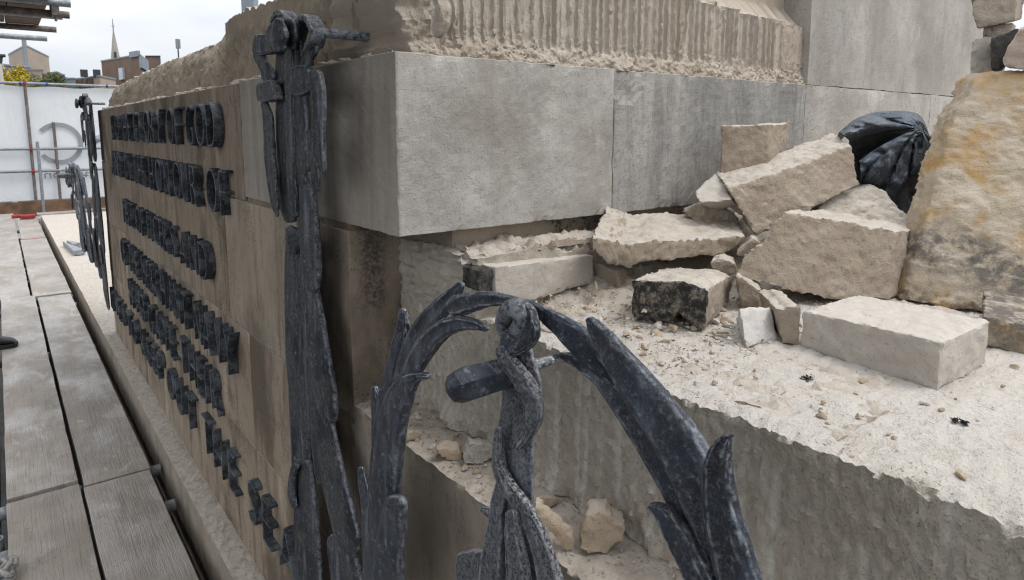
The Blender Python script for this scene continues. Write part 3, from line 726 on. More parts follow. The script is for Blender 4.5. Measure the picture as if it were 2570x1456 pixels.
def vw(px, rot=0, tilt=0):            # upright plane normal roughly along the line of sight, turned by rot degrees
    d = ray(px, 330); n = Vector((d.x, d.y, 0)).normalized(); n.rotate(Matrix.Rotation(R(rot), 3, 'Z')); return (n + Vector((0, 0, tilt))).normalized()
def bk(px, t, rot=0, z=0): v = vw(px, rot) * t; return (Vector((v.x, v.y, z)),)
def gz(x, y, z=ZL): return onZ(x, y, z)
G = "broken stones heaped on the upper step"
# long front block
a, b = gz(2006, 872), gz(2350, 984); pl1 = plane_of(a, b)
t0 = hit(2364, 861, pl1); d0 = dep(gz(2471, 923))
stone_of("stone_block", [(2012, 779), (2185, 817), (2364, 860), (2352, 985), (2180, 932), (2006, 872)], pl1, (2, (2488, 804), d0), "long pale rectangular stone block lying nearest on the dusty step, front right of the heap", 'sawn', .0022, 48, .0036, 1.0, group=G)
# big block in the middle of the heap
a, b = onD(1900, 715, 1.17), onD(2230, 745, 1.20); pl2 = plane_of(a, b, onD(2100, 560, 1.205))
stone_of("stone_block", [(1961, 529), (2100, 552), (2246, 580), (2228, 752), (2075, 752), (1871, 705), (1842, 692), (1866, 634), (1912, 608)], pl2, (2, (2311, 571), 1.36), "big wide stone block with a broken left end in the middle of the heap", 'fresh', .0045, 20, .0048, 1.0, group=G)
# tilted slab
pl3 = plane_of(onD(1830, 480, 1.36), onD(2140, 370, 1.44), onD(1980, 590, 1.36))
stone_of("stone_block", [(1822, 470), (1980, 421), (2137, 362), (2158, 466), (2060, 512), (1990, 560), (1897, 593), (1860, 530)], pl3, (2, (2089, 330), 1.54), "long stone block tilted up to the right, leaning in front of the black sack", 'fresh', .0045, 22, .0048, 1.0, group=G)
# square block by the wall
pl4 = plane_of(onY(1803, 440, .86), onY(1930, 440, .80))
stone_of("stone_block", [(1806, 318), (1928, 311), (1931, 452), (1802, 450)], pl4, (1, (1981, 309), dep(hit(1928, 311, pl4)) + .11), "square stone block standing upright against the grey wall at the back of the heap", 'fresh', .0035, 26, .0044, 1.0, group=G)
# small grey chunk left of the tilted slab
pl5 = plane_of(onD(1745, 490, 1.40), onD(1815, 470, 1.40), onD(1790, 430, 1.46))
stone_of("stone_chunk", [(1741, 481), (1770, 452), (1799, 434), (1817, 449), (1834, 500), (1790, 508), (1752, 509)], pl5, (3, (1840, 470), 1.47), "small pale wedge of stone between grey wall and tilted block", 'sawn', .002, 30, .0042, .9, "stone", G)
# flat slab
pl6 = plane_of(onD(1483, 600, 1.17), onD(1870, 596, 1.33))
stone_of("stone_slab", [(1484, 590), (1522, 598), (1560, 620), (1640, 607), (1730, 606), (1810, 596), (1871, 590), (1868, 610), (1820, 636), (1705, 652), (1600, 664), (1580, 677), (1527, 662), (1483, 628)], pl6, (4, (1724, 532), 1.50), "flat jagged stone slab lying across two blocks under the grey wall", 'fresh', .0045, 26, .0044, .96, group=G)
# pale course stone with black left end
pl7 = plane_of(gz(1340, 754), gz(1490, 712)); pl7 = (pl7[0], Vector((.12, -1, .0)).normalized())
pl7 = (onY(1330, 757, .868), Vector((-.06, 1, 0)).normalized())
stone_of("stone_block", [(1241, 671), (1365, 655), (1488, 640), (1490, 709), (1340, 755), (1272, 755), (1243, 735)], pl7, (Vector((-.004, .10, .0)),), "smooth pale stone bedded under the flat slab, its left end black with soot", 'sawn', .0016, 30, .0042, 1.0, group=G)
bm = bmesh.new(); q = [hit(*p_, (pl7[0] + Vector((0, .006, 0)), pl7[1])) for p_ in ((1199, 676), (1240, 671), (1243, 735), (1200, 733))]
v0 = [bm.verts.new(p_) for p_ in q]; v1 = [bm.verts.new(p_ + Vector((0, .05, 0))) for p_ in q]
bm.faces.new(v0); bm.faces.new(v1[::-1]); [bm.faces.new((v0[i], v0[(i + 1) % 4], v1[(i + 1) % 4], v1[i])) for i in range(4)]
props(obj("stone_chunk", stonemesh(bm, .004, .003, 40, 3, "stone_chunk"), plain("black_soot_crust", (.075, .07, .064), .9, 0, .75, 45, .004)), "short black sooty stone end beside the smooth pale stone", "stone", G)
# block with black crust face
a, b = gz(1600, 812), gz(1764, 838); pl8 = plane_of(a, b)
stone_of("stone_block", [(1582, 702), (1640, 707), (1717, 708), (1776, 727), (1766, 834), (1742, 826), (1713, 800), (1702, 788), (1690, 790), (1680, 810), (1600, 807), (1584, 793)], pl8, (3, (1838, 689), 1.22), "stone block with a black sooty front face and notched underside", 'soot', .0035, 30, .0042, 1.0, group=G)
def crusted(pl, name):
    m = stone(name, (.30, .25, .195), (.385, .33, .265), (.24, .195, .15), 1.1, 0, .2, .8, .9)
    dt = m.n("ShaderNodeVectorMath", operation='DOT_PRODUCT'); sb = m.n("ShaderNodeVectorMath", operation='SUBTRACT')
    m.l(m.pos, sb.inputs[0]); sb.inputs[1].default_value = pl[0]; m.l(sb.outputs[0], dt.inputs[0]); dt.inputs[1].default_value = pl[1]
    ab = m.math('ABSOLUTE', dt.outputs["Value"]); k = m.rng(ab, .004, .011, 1, 0)
    k = m.math('MULTIPLY', k, m.math('MULTIPLY', m.rng(m.noise(13, 6, .65), .36, .5), m.rng(m.noise(75, 5, .75), .3, .56, .2, 1)))
    m.color(m.mix(k, m.c, (.03, .029, .029))); return m
bpy.data.objects[-1 if False else [o.name for o in bpy.data.objects if o.get("label", "").startswith("stone block with a black sooty")][0]].data.materials[0] = crusted(pl8, "black_crusted_limestone").m
# white-faced wedge and notched block
a, b = gz(1872, 875), gz(1955, 857); pl9 = plane_of(a, b, onD(1895, 770, dep(gz(1900, 870)) + .035))
stone_of("stone_chunk", [(1853, 771), (1936, 769), (1955, 856), (1872, 874)], pl9, (0, (1836, 790), dep(gz(1845, 835))+.05), "small white-faced stone wedge lying on the step left of the long front block", stone("white_limestone", (.5, .48, .45), (.58, .56, .53), (.44, .41, .38), .5, 0, .15, .3, .7), .002, 34, .004, .8, "stone", G)
pl10 = plane_of(gz(1961, 863), gz(2006, 873))
stone_of("stone_block", [(1944, 772), (1972, 776), (1978, 768), (2012, 772), (2007, 872), (1962, 862)], pl10, (0, (1902, 728), dep(gz(1962, 863)) + .16), "notched stone block squeezed behind the white wedge and the long front block", 'fresh', .0025, 30, .0042, 1.0, group=G)
# wedge behind the big block
pl11 = plane_of(onD(2060, 540, 1.40), onD(2300, 560, 1.36), onD(2190, 470, 1.44))
stone_of("stone_chunk", [(2048, 530), (2078, 487), (2112, 484), (2160, 476), (2188, 461), (2222, 482), (2262, 525), (2300, 564), (2290, 600), (2100, 590)], pl11, (Vector((.10, .13, .0)),), "pointed stone wedge between the big wide block and the black sack", 'soot', .003, 30, .0044, .9, "stone", G)
# ochre slab
pl12 = plane_of(gz(2256, 757), gz(2440, 790), onD(2440, 300, dep(gz(2340, 770)) + .14))
stone_of("stone_slab", [(2488, 176), (2450, 194), (2430, 249), (2396, 289), (2375, 368), (2346, 460), (2320, 560), (2292, 660), (2256, 757), (2350, 768), (2442, 782), (2569, 803), (2800, 850), (2860, 180), (2640, 172)], pl12, bk(2400, .075, 30), "tall ochre stained stone slab leaning upright at the right of the heap", 'ochre', .004, 20, .0058, 1.0, "stone slab", G)
pl12b = (pl12[0] + Vector((.0, .062, 0)), pl12[1])
stone_of("stone_slab", [(2316, 425), (2342, 417), (2345, 480), (2322, 590), (2290, 590), (2302, 500)], (onD(2316, 500, 1.42), vw(2316, 20)), bk(2316, .05, -20), "thin pale stone standing in the gap between the black sack and the ochre slab", 'sawn', .002, 30, .0044, 1.0, "stone slab", G)
stone_of("stone_block", [(2462, 790), (2700, 845), (2720, 930), (2470, 870)], (gz(2500, 880), vw(2500, 8)), bk(2500, .2), "stained stone block in the shadow under the ochre slab", 'ochre', .003, 24, .006, 1.0, group=G)
stone_of("stone_block", [(2350, 330), (2620, 330), (2640, 800), (2300, 745)], (onD(2500, 600, 1.46), vw(2500, 5)), bk(2500, .16), "grey stone standing behind the ochre slab", 'fresh', .004, 22, .007, 1.0, group=G)
# stones perched on top, upper right
stone_of("stone_block", [(2431, -40), (2560, -40), (2549, 20), (2546, 52), (2506, 62), (2452, 71), (2440, 40)], (onD(2490, 40, 1.42), vw(2490, 18)), bk(2490, .15, -6, .02), "grey stone block with a dark front, topmost of the stack at the upper right", 'soot', .0025, 28, .0046, 1.0, group=G)
stone_of("stone_chunk", [(2466, 68), (2520, 58), (2548, 55), (2540, 90), (2484, 106), (2468, 100)], (onD(2500, 80, 1.43), vw(2500, 10)), bk(2500, .13), "dark broken stone under the topmost grey block", 'soot', .003, 30, .0044, 1.0, "stone", G)
stone_of("stone_chunk", [(2484, 93), (2520, 84), (2556, 68), (2560, 110), (2535, 150), (2512, 176), (2486, 176)], (onD(2510, 130, 1.36), vw(2510, 12)), bk(2510, .11), "black crusted stone perched on the top edge of the ochre slab", plain("black_crust_stone", (.075, .072, .068), .9, 0, .5, 40, .004), .003, 34, .0044, .9, "stone", G)
stone_of("stone_chunk", [(2513, 160), (2528, 118), (2560, 72), (2600, 52), (2660, 60), (2660, 176), (2560, 175), (2524, 174)], (onD(2550, 130, 1.31), vw(2550, -5)), bk(2550, .12, 0, .01), "pinkish rough stone sitting on the ochre slab at the right edge", stone("pink_limestone", (.44, .36, .30), (.5, .43, .36), (.37, .29, .23), 1.2, 0, 0, .4, .8), .004, 26, .0046, .9, "stone", G)
stone_of("stone_block", [(2440, 100), (2500, 84), (2500, 260), (2430, 240), (2418, 215), (2436, 190)], (onD(2460, 180, 1.45), vw(2460, 20)), bk(2460, .12), "pale rough stone behind the top left corner of the ochre slab", 'sawn', .0035, 28, .0046, 1.0, group=G)
stone_of("stone_chunk", [(2330, 345), (2350, 330), (2382, 322), (2378, 420), (2345, 420)], (onD(2350, 370, 1.66), vw(2350, 10)), bk(2350, .1), "brown stone half hidden behind the ochre slab and sack", 'fresh', .003, 30, .0046, 1.0, "stone", G)
# lesser stones in the heap
pls = plane_of(gz(1490, 735), gz(1555, 752))
stone_of("stone_chunk", [(1489, 660), (1547, 680), (1554, 752), (1516, 746), (1492, 700)], pls, (1, (1604, 676), dep(hit(1547, 680, pls)) + .10), "stone block wedged under the left half of the flat slab", 'fresh', .003, 32, .0042, 1.0, "stone", G)
stone_of("stone_chunk", [(1708, 530), (1750, 508), (1802, 513), (1850, 546), (1846, 580), (1740, 560)], (onD(1780, 540, 1.44), vw(1780, 12)), bk(1780, 0.08), "crumbly stone lump behind the flat slab at the foot of the wall", 'ridged', .006, 30, .0044, .8, "stone", G)
stone_of("stone_chunk", [(1781, 660), (1806, 648), (1846, 660), (1852, 690), (1820, 694), (1786, 680)], (onD(1815, 670, 1.24), vw(1815, 12)), bk(1815, 0.08), "small stone in the gap between the black faced block and the big wide block", 'fresh', .0035, 34, .004, .8, "stone", G)
stone_of("stone_chunk", [(1846, 690), (1851, 745), (1862, 775), (1905, 772), (1912, 730), (1880, 708)], (onD(1875, 740, 1.15), vw(1875, 12)), bk(1875, 0.08), "dark sided stone under the left end of the big wide block", 'fresh', .003, 30, .004, .9, "stone", G)
stone_of("stone_chunk", [(1843, 640), (1890, 600), (1912, 612), (1870, 650)], (onD(1875, 630, 1.27), vw(1875, 12)), bk(1875, 0.08), "flat shard tucked behind the broken end of the big wide block", 'fresh', .003, 32, .004, .8, "stone", G)
stone_of("stone_chunk", [(1482, 742), (1492, 706), (1500, 716), (1497, 748)], (onD(1490, 730, 1.18), vw(1490, 12)), bk(1490, 0.022), "thin upright splinter of stone left of the wedged block", 'fresh', .001, 40, .003, .8, "stone", G)
stone_of("stone_chunk", [(1170, 572), (1178, 560), (1190, 563), (1198, 580), (1196, 590), (1172, 588)], (onD(1183, 578, 1.22), vw(1183, 12)), bk(1183, 0.022), "small tan stone on the narrow course beneath the grey block", 'tan', .002, 40, .003, .8, "stone")
stone_of("stone_chunk", [(1378, 612), (1384, 601), (1396, 600), (1398, 622), (1366, 632)], (onD(1385, 617, 1.20), vw(1385, 12)), bk(1385, 0.022), "small upright stone on top of the smooth pale stone", 'fresh', .002, 40, .003, .8, "stone")
# rocks on the lower step
ZS = .825
GL = "rocks lying on the lower step"
def ls(front, c, e, label, mat, amp=.003, nrm=None, sh=.9, vox=.0034): return stone_of("rock", front, (onZ(*c, ZS), vw(c[0], 14, -.25)), bk(c[0], (e[0] + e[1]) * .45, 0, e[2]), label, mat, amp, 30, vox, sh, "rock", GL)
ls([(1157, 1137), (1174, 1112), (1206, 1113), (1240, 1119), (1246, 1150), (1207, 1169), (1164, 1172)], (1190, 1172), (.03, .035, 0), "grey speckled rock on the lower step beside the metal anchor", ST['smooth'], .003)
ls([(1092, 1133), (1112, 1124), (1152, 1128), (1162, 1150), (1158, 1163), (1120, 1158)], (1120, 1163), (.03, .03, .004), "flat orange rock left of the grey speckled rock", 'tan', .002)
ls([(1451, 1338), (1470, 1292), (1500, 1286), (1524, 1289), (1548, 1315), (1576, 1322), (1568, 1362), (1540, 1372), (1526, 1400), (1470, 1390), (1453, 1384)], (1500, 1398), (.035, .035, .006), "big tan angular rock on the lower step right of the metal anchor", 'tan', .003)
ls([(1338, 1268), (1352, 1276), (1400, 1322), (1446, 1362), (1444, 1382), (1424, 1388), (1380, 1348), (1343, 1310)], (1424, 1392), (.012, .02, .012), "thin tan slab tilted against the big tan rock", 'tan', .002)
ls([(1240, 1158), (1250, 1146), (1275, 1150), (1282, 1172), (1260, 1178)], (1260, 1180), (.02, .02, 0), "tan stone just behind the metal anchor shank", 'tan', .002)
ls([(1340, 1256), (1362, 1244), (1395, 1250), (1404, 1262), (1380, 1278), (1352, 1272)], (1370, 1280), (.02, .02, -.004), "flat tan flake behind the tilted thin slab", 'tan', .0015)
ls([(1010, 1100), (1024, 1084), (1048, 1080), (1064, 1092), (1052, 1104), (1022, 1110)], (1030, 1112), (.015, .02, -.004), "flat stone flake at the far end of the lower step", 'tan', .0015)
# two flat flakes on the upper step
for fr_, lb in (([(1546, 848), (1580, 840), (1596, 846), (1590, 860), (1552, 862)], "pale flat flake on the dusty step, upper of two by the black faced block"), ([(1603, 858), (1640, 846), (1686, 856), (1692, 866), (1650, 874), (1606, 872)], "broad tan flake flat on the dusty step below the black faced block"), ([(1650, 886), (1662, 878), (1700, 880), (1706, 888), (1690, 893), (1655, 893)], "narrow tan flake nearest on the dusty step among the crumbs")):
    stone_of("stone_flake", fr_, (gz(fr_[-1][0], fr_[-1][1] + 1), Vector((-.4, .8, -1.2)).normalized()), (Vector((0, 0, -.012)),), lb, 'fresh', .0012, 40, .003, 1.0, "stone flake")

# rubble dust under the heap
def f_heap(c, n):
    if c.z < ZL + .001: return Vector((0, 0, 0))
    q = min(1, max(0, (c.y - (.80 - .28 * (c.x - .64))) / .22)) ; q2 = max(0, min(1, (c.x - .70) / .2))
    return Vector((0, 0, -.016 + .055 * q * q2 + .010 * fr(c, 22, 5, .6) + .006 * fr(c, 70, 4, .55)))
bm = boxgrid(grid_axes(.66, 1.75, .009), grid_axes(.30, .968, .009), [ZL - .02, ZL + .012], "xXyYZ")
for v in bm.verts:
    v.co.y += 0
props(obj("mortar_rubble", displace(bm, f_heap), ST['ridged'], smooth=True), kind="stuff")
bm = boxgrid(grid_axes(.645, 1.45, .007), grid_axes(.90, 1.0, .008), [1.145, 1.150], "xXyYZ")
displace(bm, lambda c, n: Vector((0, .004 * fr(c, 40, 3), (.002 + .012 * fr(c, 30, 5, .6) + .005 * fr(c, 110, 3)) * (c.z > 1.147))))
props(obj("mortar_debris", bm, ST['ridged'], smooth=True), kind="stuff")

# chips: six shapes, copied one by one; grit too fine to count as one mass
shapes = []
for k in range(6):
    b = bmesh.new(); bmesh.ops.create_icosphere(b, subdivisions=2, radius=1)
    s3 = Vector((random.uniform(.8, 1.3), random.uniform(.6, 1.0), random.uniform(.3, .6)))
    for v in b.verts:
        c = v.co.copy(); q = 1 + .45 * noise.noise(c * 1.3 + Vector((k * 9, 0, 0))); v.co = Vector((c.x * s3.x, c.y * s3.y, max(c.z, -.55) * s3.z)) * q
    for _ in range(9):                 # planar breaks
        nn = Vector((random.uniform(-1, 1), random.uniform(-1, 1), random.uniform(-.2, 1))).normalized(); dd = random.uniform(.3, .62)
        for v in b.verts:
            h = v.co.dot(nn) - dd
            if h > 0: v.co -= nn * h
    shapes.append(tomesh(b, "stone_chip", False))
chip_mats = [plain('chip_%s' % n_, c_, .9, 0, .2, 1.2, .0003) for n_, c_ in (('fresh', (.42, .36, .29)), ('tan', (.42, .33, .24)), ('pale', (.54, .50, .44)), ('brown', (.34, .27, .2)))]
cms = [sh.copy() for sh in shapes for _ in range(4)]
for i, m_ in enumerate(cms): m_.materials.append(chip_mats[i % 4])
def chip(p, s, lab, grp):
    o = bpy.data.objects.new("stone_chip", random.choice(cms)); COL.objects.link(o); o.location = p; o.scale = (s, s, s)
    o.rotation_euler = (random.uniform(-.25, .25), random.uniform(-.25, .25), random.uniform(0, 6.3)); props(o, lab, "stone chip", grp)
def on_step(x, y): return ZL + .001
n = 0
while n < 95:
    px, py = random.uniform(1350, 2569), random.uniform(740, 1330); p = gz(px, py)
    if p.x < .66 or p.y > .9 or p.y < .02: continue
    if random.random() > (.25 if p.y < .45 else 1): continue
    s = random.choice((.003, .004, .004, .006, .008)) * (1.35 if p.y > .6 else 1)
    chip(Vector((p.x, p.y, ZL + .0025 + (.012 if p.y > .7 else 0))), s, "small stone chip lying loose on the dusty upper step", "stone chips on the upper step"); n += 1
n = 0
while n < 70:
    yy = random.uniform(.35, 1.14); xx = random.uniform(.525, .612)
    if random.random() > (.35 if yy < .8 else 1): continue
    chip(Vector((xx, yy, ZS + .003)), random.choice((.003, .004, .005, .007, .010)), "small stone chip lying loose on the shaded lower step", "stone chips on the lower step"); n += 1
for i in range(26):
    xx = random.uniform(.65, 1.15); chip(Vector((xx, random.uniform(.895, .945), 1.154)), random.choice((.004, .005, .007, .009)), "small stone chip on the narrow course under the grey blocks", "stone chips under the grey blocks")
for i in range(60):
    px, py = random.uniform(1330, 1900), random.uniform(735, 850); p = gz(px, py)
    if p.x > .66 and p.y < .93: chip(Vector((p.x, p.y, ZL + .006 + (.02 if p.y > .68 else 0))), random.choice((.006, .008, .010, .014)), "broken stone chip in the rubble at the foot of the heap", "stone chips at the foot of the heap")
bm = bmesh.new()
def grit(x, y, z, s):
    o4 = [Vector((random.uniform(-1, 1), random.uniform(-1, 1), random.uniform(-.3, 1))) * s for _ in range(4)]
    vs = [bm.verts.new(Vector((x, y, z)) + o) for o in o4]
    for t in ((0, 1, 2), (0, 3, 1), (1, 3, 2), (0, 2, 3)): bm.faces.new([vs[i] for i in t])
for i in range(3600):
    x = .63 + 1.3 * random.random() ** 1.5; y = random.uniform(-.1, .93)
    if noise.noise(Vector((x * 7, y * 7, 0))) < -.12: continue
    grit(x, y, ZL + .001 + (.012 if y > .75 else 0), random.uniform(.0009, .003))
for i in range(1800):
    x = random.uniform(.66, 1.25); y = random.uniform(.5, .93)
    grit(x, y, ZL + .004 + .045 * max(0, min(1, (y - .80 + .28 * (x - .64)) / .22)), random.uniform(.0015, .0055))
for i in range(1500): grit(random.uniform(.517, .617), .4 + .75 * random.random() ** .7, ZS + .0015, random.uniform(.0009, .0032))
for i in range(700): grit(random.uniform(.45, .51), random.uniform(1.2, 4.8), .066, random.uniform(.0012, .005))
props(obj("stone_grit", bm, ST['fresh']), kind="stuff")
bm = bmesh.new()
for (px, py, r_) in ((2025, 957, 16), (2398, 1062, 8), (2420, 1068, 6), (1460, 690, 5)):
    c = gz(px, py)
    for i in range(40):
        a = random.uniform(0, 6.3); q = random.random() * r_ * .00055
        grit(c.x + q * math.cos(a) * 1.6, c.y + q * math.sin(a), ZL + .003, random.uniform(.001, .004))
props(obj("soot_crumbs", bm, plain("soot_crumb", (.03, .03, .03), .9)), kind="stuff")

# ================================================================== BLACK SACK
def patch(bm, rows, nu=44, nv=11, wr=.004, seed=0):
    g = [[cat(r, (len(r) - 1) * i / nu) for i in range(nu + 1)] for r in rows]; V = []
    for j in range((len(rows) - 1) * nv + 1):
        row = []
        for i in range(nu + 1):
            x, y, d = cat([g[k][i] for k in range(len(rows))], j / nv); p = onD(x, y, d); an = math.atan2(y - 322, x - 2312) * .62
            p = p + ray(x, y) * (wr * 1.3 * (1 - min(1, 3.5 * abs(noise.noise(Vector((an * 4.5, seed, math.hypot(x - 2312, y - 322) * .007)))))) ** 2 - wr * .2)
            row.append(bm.verts.new(p + ray(x, y) * (wr * fr(p + Vector((seed, 0, 0)), 22, 4, .8) + wr * .8 * abs(noise.noise(Vector((p.x * 34 + p.z * 30, p.y * 20, seed)))))))
        V.append(row)
    for a, b in zip(V[:-1], V[1:]):
        for i in range(nu): bm.faces.new((a[i], a[i + 1], b[i + 1], b[i]))
bm = bmesh.new()
patch(bm, [[(2100, 360, 1.56), (2150, 318, 1.60), (2220, 300, 1.62), (2300, 320, 1.60), (2352, 400, 1.56)],
           [(2104, 334, 1.50), (2152, 296, 1.53), (2218, 280, 1.55), (2303, 287, 1.52), (2334, 345, 1.50)],
           [(2110, 336, 1.47), (2156, 308, 1.48), (2222, 294, 1.49), (2294, 300, 1.46), (2328, 352, 1.45)],
           [(2122, 346, 1.47), (2170, 330, 1.47), (2228, 320, 1.47), (2284, 326, 1.44), (2318, 362, 1.44)],
           [(2134, 356, 1.50), (2180, 340, 1.50), (2232, 334, 1.50), (2276, 342, 1.48), (2308, 360, 1.46)]], wr=.009)
patch(bm, [[(2130, 350, 1.50), (2180, 336, 1.52), (2232, 328, 1.53), (2290, 336, 1.50)],
           [(2130, 400, 1.60), (2180, 395, 1.62), (2232, 385, 1.62), (2300, 370, 1.56)],
           [(2140, 480, 1.62), (2190, 470, 1.62), (2240, 460, 1.60), (2310, 440, 1.56)]], wr=.004, seed=3)
patch(bm, [[(2154, 404, 1.47), (2200, 372, 1.46), (2250, 345, 1.45), (2300, 322, 1.43), (2322, 330, 1.44)],
           [(2158, 412, 1.455), (2204, 386, 1.445), (2256, 362, 1.43), (2308, 345, 1.42), (2332, 352, 1.44)],
           [(2160, 450, 1.46), (2205, 430, 1.44), (2258, 415, 1.43), (2300, 400, 1.425), (2336, 392, 1.45)],
           [(2162, 478, 1.48), (2206, 478, 1.46), (2244, 475, 1.45), (2278, 450, 1.44), (2344, 420, 1.47)],
           [(2190, 520, 1.50), (2230, 520, 1.48), (2252, 505, 1.47), (2270, 480, 1.50), (2350, 480, 1.52)],
           [(2240, 570, 1.52), (2262, 560, 1.50), (2280, 540, 1.52), (2310, 520, 1.55), (2350, 540, 1.56)]], wr=.010, seed=7)
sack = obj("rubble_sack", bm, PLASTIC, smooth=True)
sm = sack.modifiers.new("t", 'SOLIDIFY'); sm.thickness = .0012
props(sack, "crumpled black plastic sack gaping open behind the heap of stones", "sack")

# ================================================================== SCAFFOLD
GB = "scaffold boards laid as a walkway"
def plank(x0, x1, y0, y1, label, z=0.0, band_=(), tilt=0, mat=None, grp=GB):
    t = thing("scaffold_board", ((x0 + x1) / 2, y0, z - .038), label, "scaffold board", grp)
    ys = grid_axes(y0, y1, .09); bm = boxgrid(grid_axes(x0, x1, .028), ys, [z - .038, z - .02, z])
    sd_ = random.random() * 50
    displace(bm, lambda c, n: Vector((.0025 * fr((0, c.y * .6, sd_), 4, 3) + .0012 * fr((c.x, c.y, sd_), 40, 3), 0, .0016 * fr((c.x * 2, c.y * .4, sd_), 9, 3) + tilt * (c.x - x0))))
    o = obj("plank", bm, mat or BOARD, t, bevel=.002)
    for e in band_:
        yy = y0 if e == 0 else y1
        bm = bmesh.new(); s_ = -1 if e == 0 else 1
        box(bm, x0 - .002, x1 + .002, min(yy + s_ * .002, yy - s_ * .028), max(yy + s_ * .002, yy - s_ * .028), z - .040, z + .003 + tilt * .1)
        obj("end_band", bm, RED, t)
    return t
plank(-.082, .142, -1.0, 2.925, "nearest left scaffold board, pale and wet, beside the dark gap", grp=GB)
plank(.153, .378, -1.0, 2.880, "nearest right scaffold board, grainy with pale splashes, beside the stone base")
plank(-.082, .140, 2.945, 6.63, "long wet scaffold board under the black boot", z=.006, band_=())
plank(.157, .384, 2.895, 6.55, "middle scaffold board with pale puddle marks, beside the stone base")
plank(-.090, .112, 6.645, 10.38, "further left scaffold board leading to the white sheeting", z=.002)
plank(.128, .392, 6.60, 10.22, "further scaffold board with a red banded far end", band_=(1,), z=.004)
plank(-.090, .112, 10.40, 13.6, "farthest left scaffold board, dry and brownish")
plank(.140, .395, 10.26, 12.5, "farthest right scaffold board, brown, behind the red band", band_=())
plank(-.32, -.094 - .02, 4.6, 8.5, "scaffold board mostly out of sight left of the walkway", z=-.003)
for k, (y, yend, cap_) in enumerate(((-.2, .41, 0), (1.2, .42, 0), (2.653, .424, 0), (2.985, .432, 0), (5.0, .40, 0), (6.357, .406, 0), (6.688, .406, 0), (7.57, .405, 1), (8.279, .385, 0), (8.958, .388, 0), (10.05, .40, 1), (11.6, .40, 0))):
    lab = ["tube end poking from under the nearest boards, hidden at the very bottom", "bare tube under the nearest boards", "nearest steel tube end sticking out from under the right board", "second nearest steel tube end, by the joint of the right boards", "steel tube under the long wet board", "steel tube end by the stone base, sixth along", "steel tube end beside the far joint of boards", "steel tube with yellow end cap, nearer of two", "grey tube end between the two yellow capped tubes, nearer", "grey tube end between the two yellow capped tubes, farther", "steel tube with yellow end cap, farther of two", "steel tube under the farthest boards"][k]
    if cap_:
        t = thing("scaffold_tube", (0, y, -.064), lab, "scaffold tube", "tubes under the walkway")
        obj("tube", hollow(bmesh.new(), (-1.3, y, -.064), (yend - .05, y, -.064)), STEEL, t, smooth=False)
        bm = bmesh.new(); tube(bm, [(yend - .085, y, -.064), (yend, y, -.064), (yend + .006, y, -.064)], [.028, .028, .022], 16); obj("end_cap", bm, YEL, t, smooth=False, bevel=.002)
    else:
        o = obj("scaffold_tube", hollow(bmesh.new(), (-1.3, y, -.064), (yend, y, -.064)), STEEL, smooth=False); props(o, lab, "scaffold tube", "tubes under the walkway")
bm = bmesh.new(); box(bm, -.06, .36, -1.2, 12.4, -.32, -.27); props(obj("gap_shade_strip", bm, plain("gap_shade_black", (.02, .018, .016), .8)), "dark strip added under the boards in place of the shade in their gap", "timber")  # added dark strip, stands for the black shade below the board gaps
for k, (x, lab) in enumerate(((-.13, "long tube running beneath the left edge of the boards"), (.40, "long tube running beneath the right edge of the boards"))):
    props(obj("scaffold_tube", hollow(bmesh.new(), (x, -1.5, -.115 - .03 * k), (x, 13.8, -.115 - .03 * k)), RUST if k else STEEL), lab, "scaffold tube", "tubes under the walkway")
props(obj("scaffold_tube", hollow(bmesh.new(), (-.118, 2.72, -2.4), (-.118, 2.72, -.02)), STEEL), "upright steel tube in the dark gap left of the boards", "scaffold tube")
# rope knot at lower left
bm = bmesh.new(); c = onZ(14, 1452, .0)
pp = []
for i in range(70):
    a = i * .42; pp.append(c + Vector((.040 * math.cos(a) * (1 + .3 * math.sin(i * .37)) - .012, .055 * math.sin(a * 1.3), .018 + .016 * math.sin(a * .9 + 1) + .00035 * i)))
tube(bm, pp, .0085, 8); props(obj("rope_coil", bm, ROPE, smooth=True), "dusty grey knotted rope lying on the boards at the lower left corner", "rope")
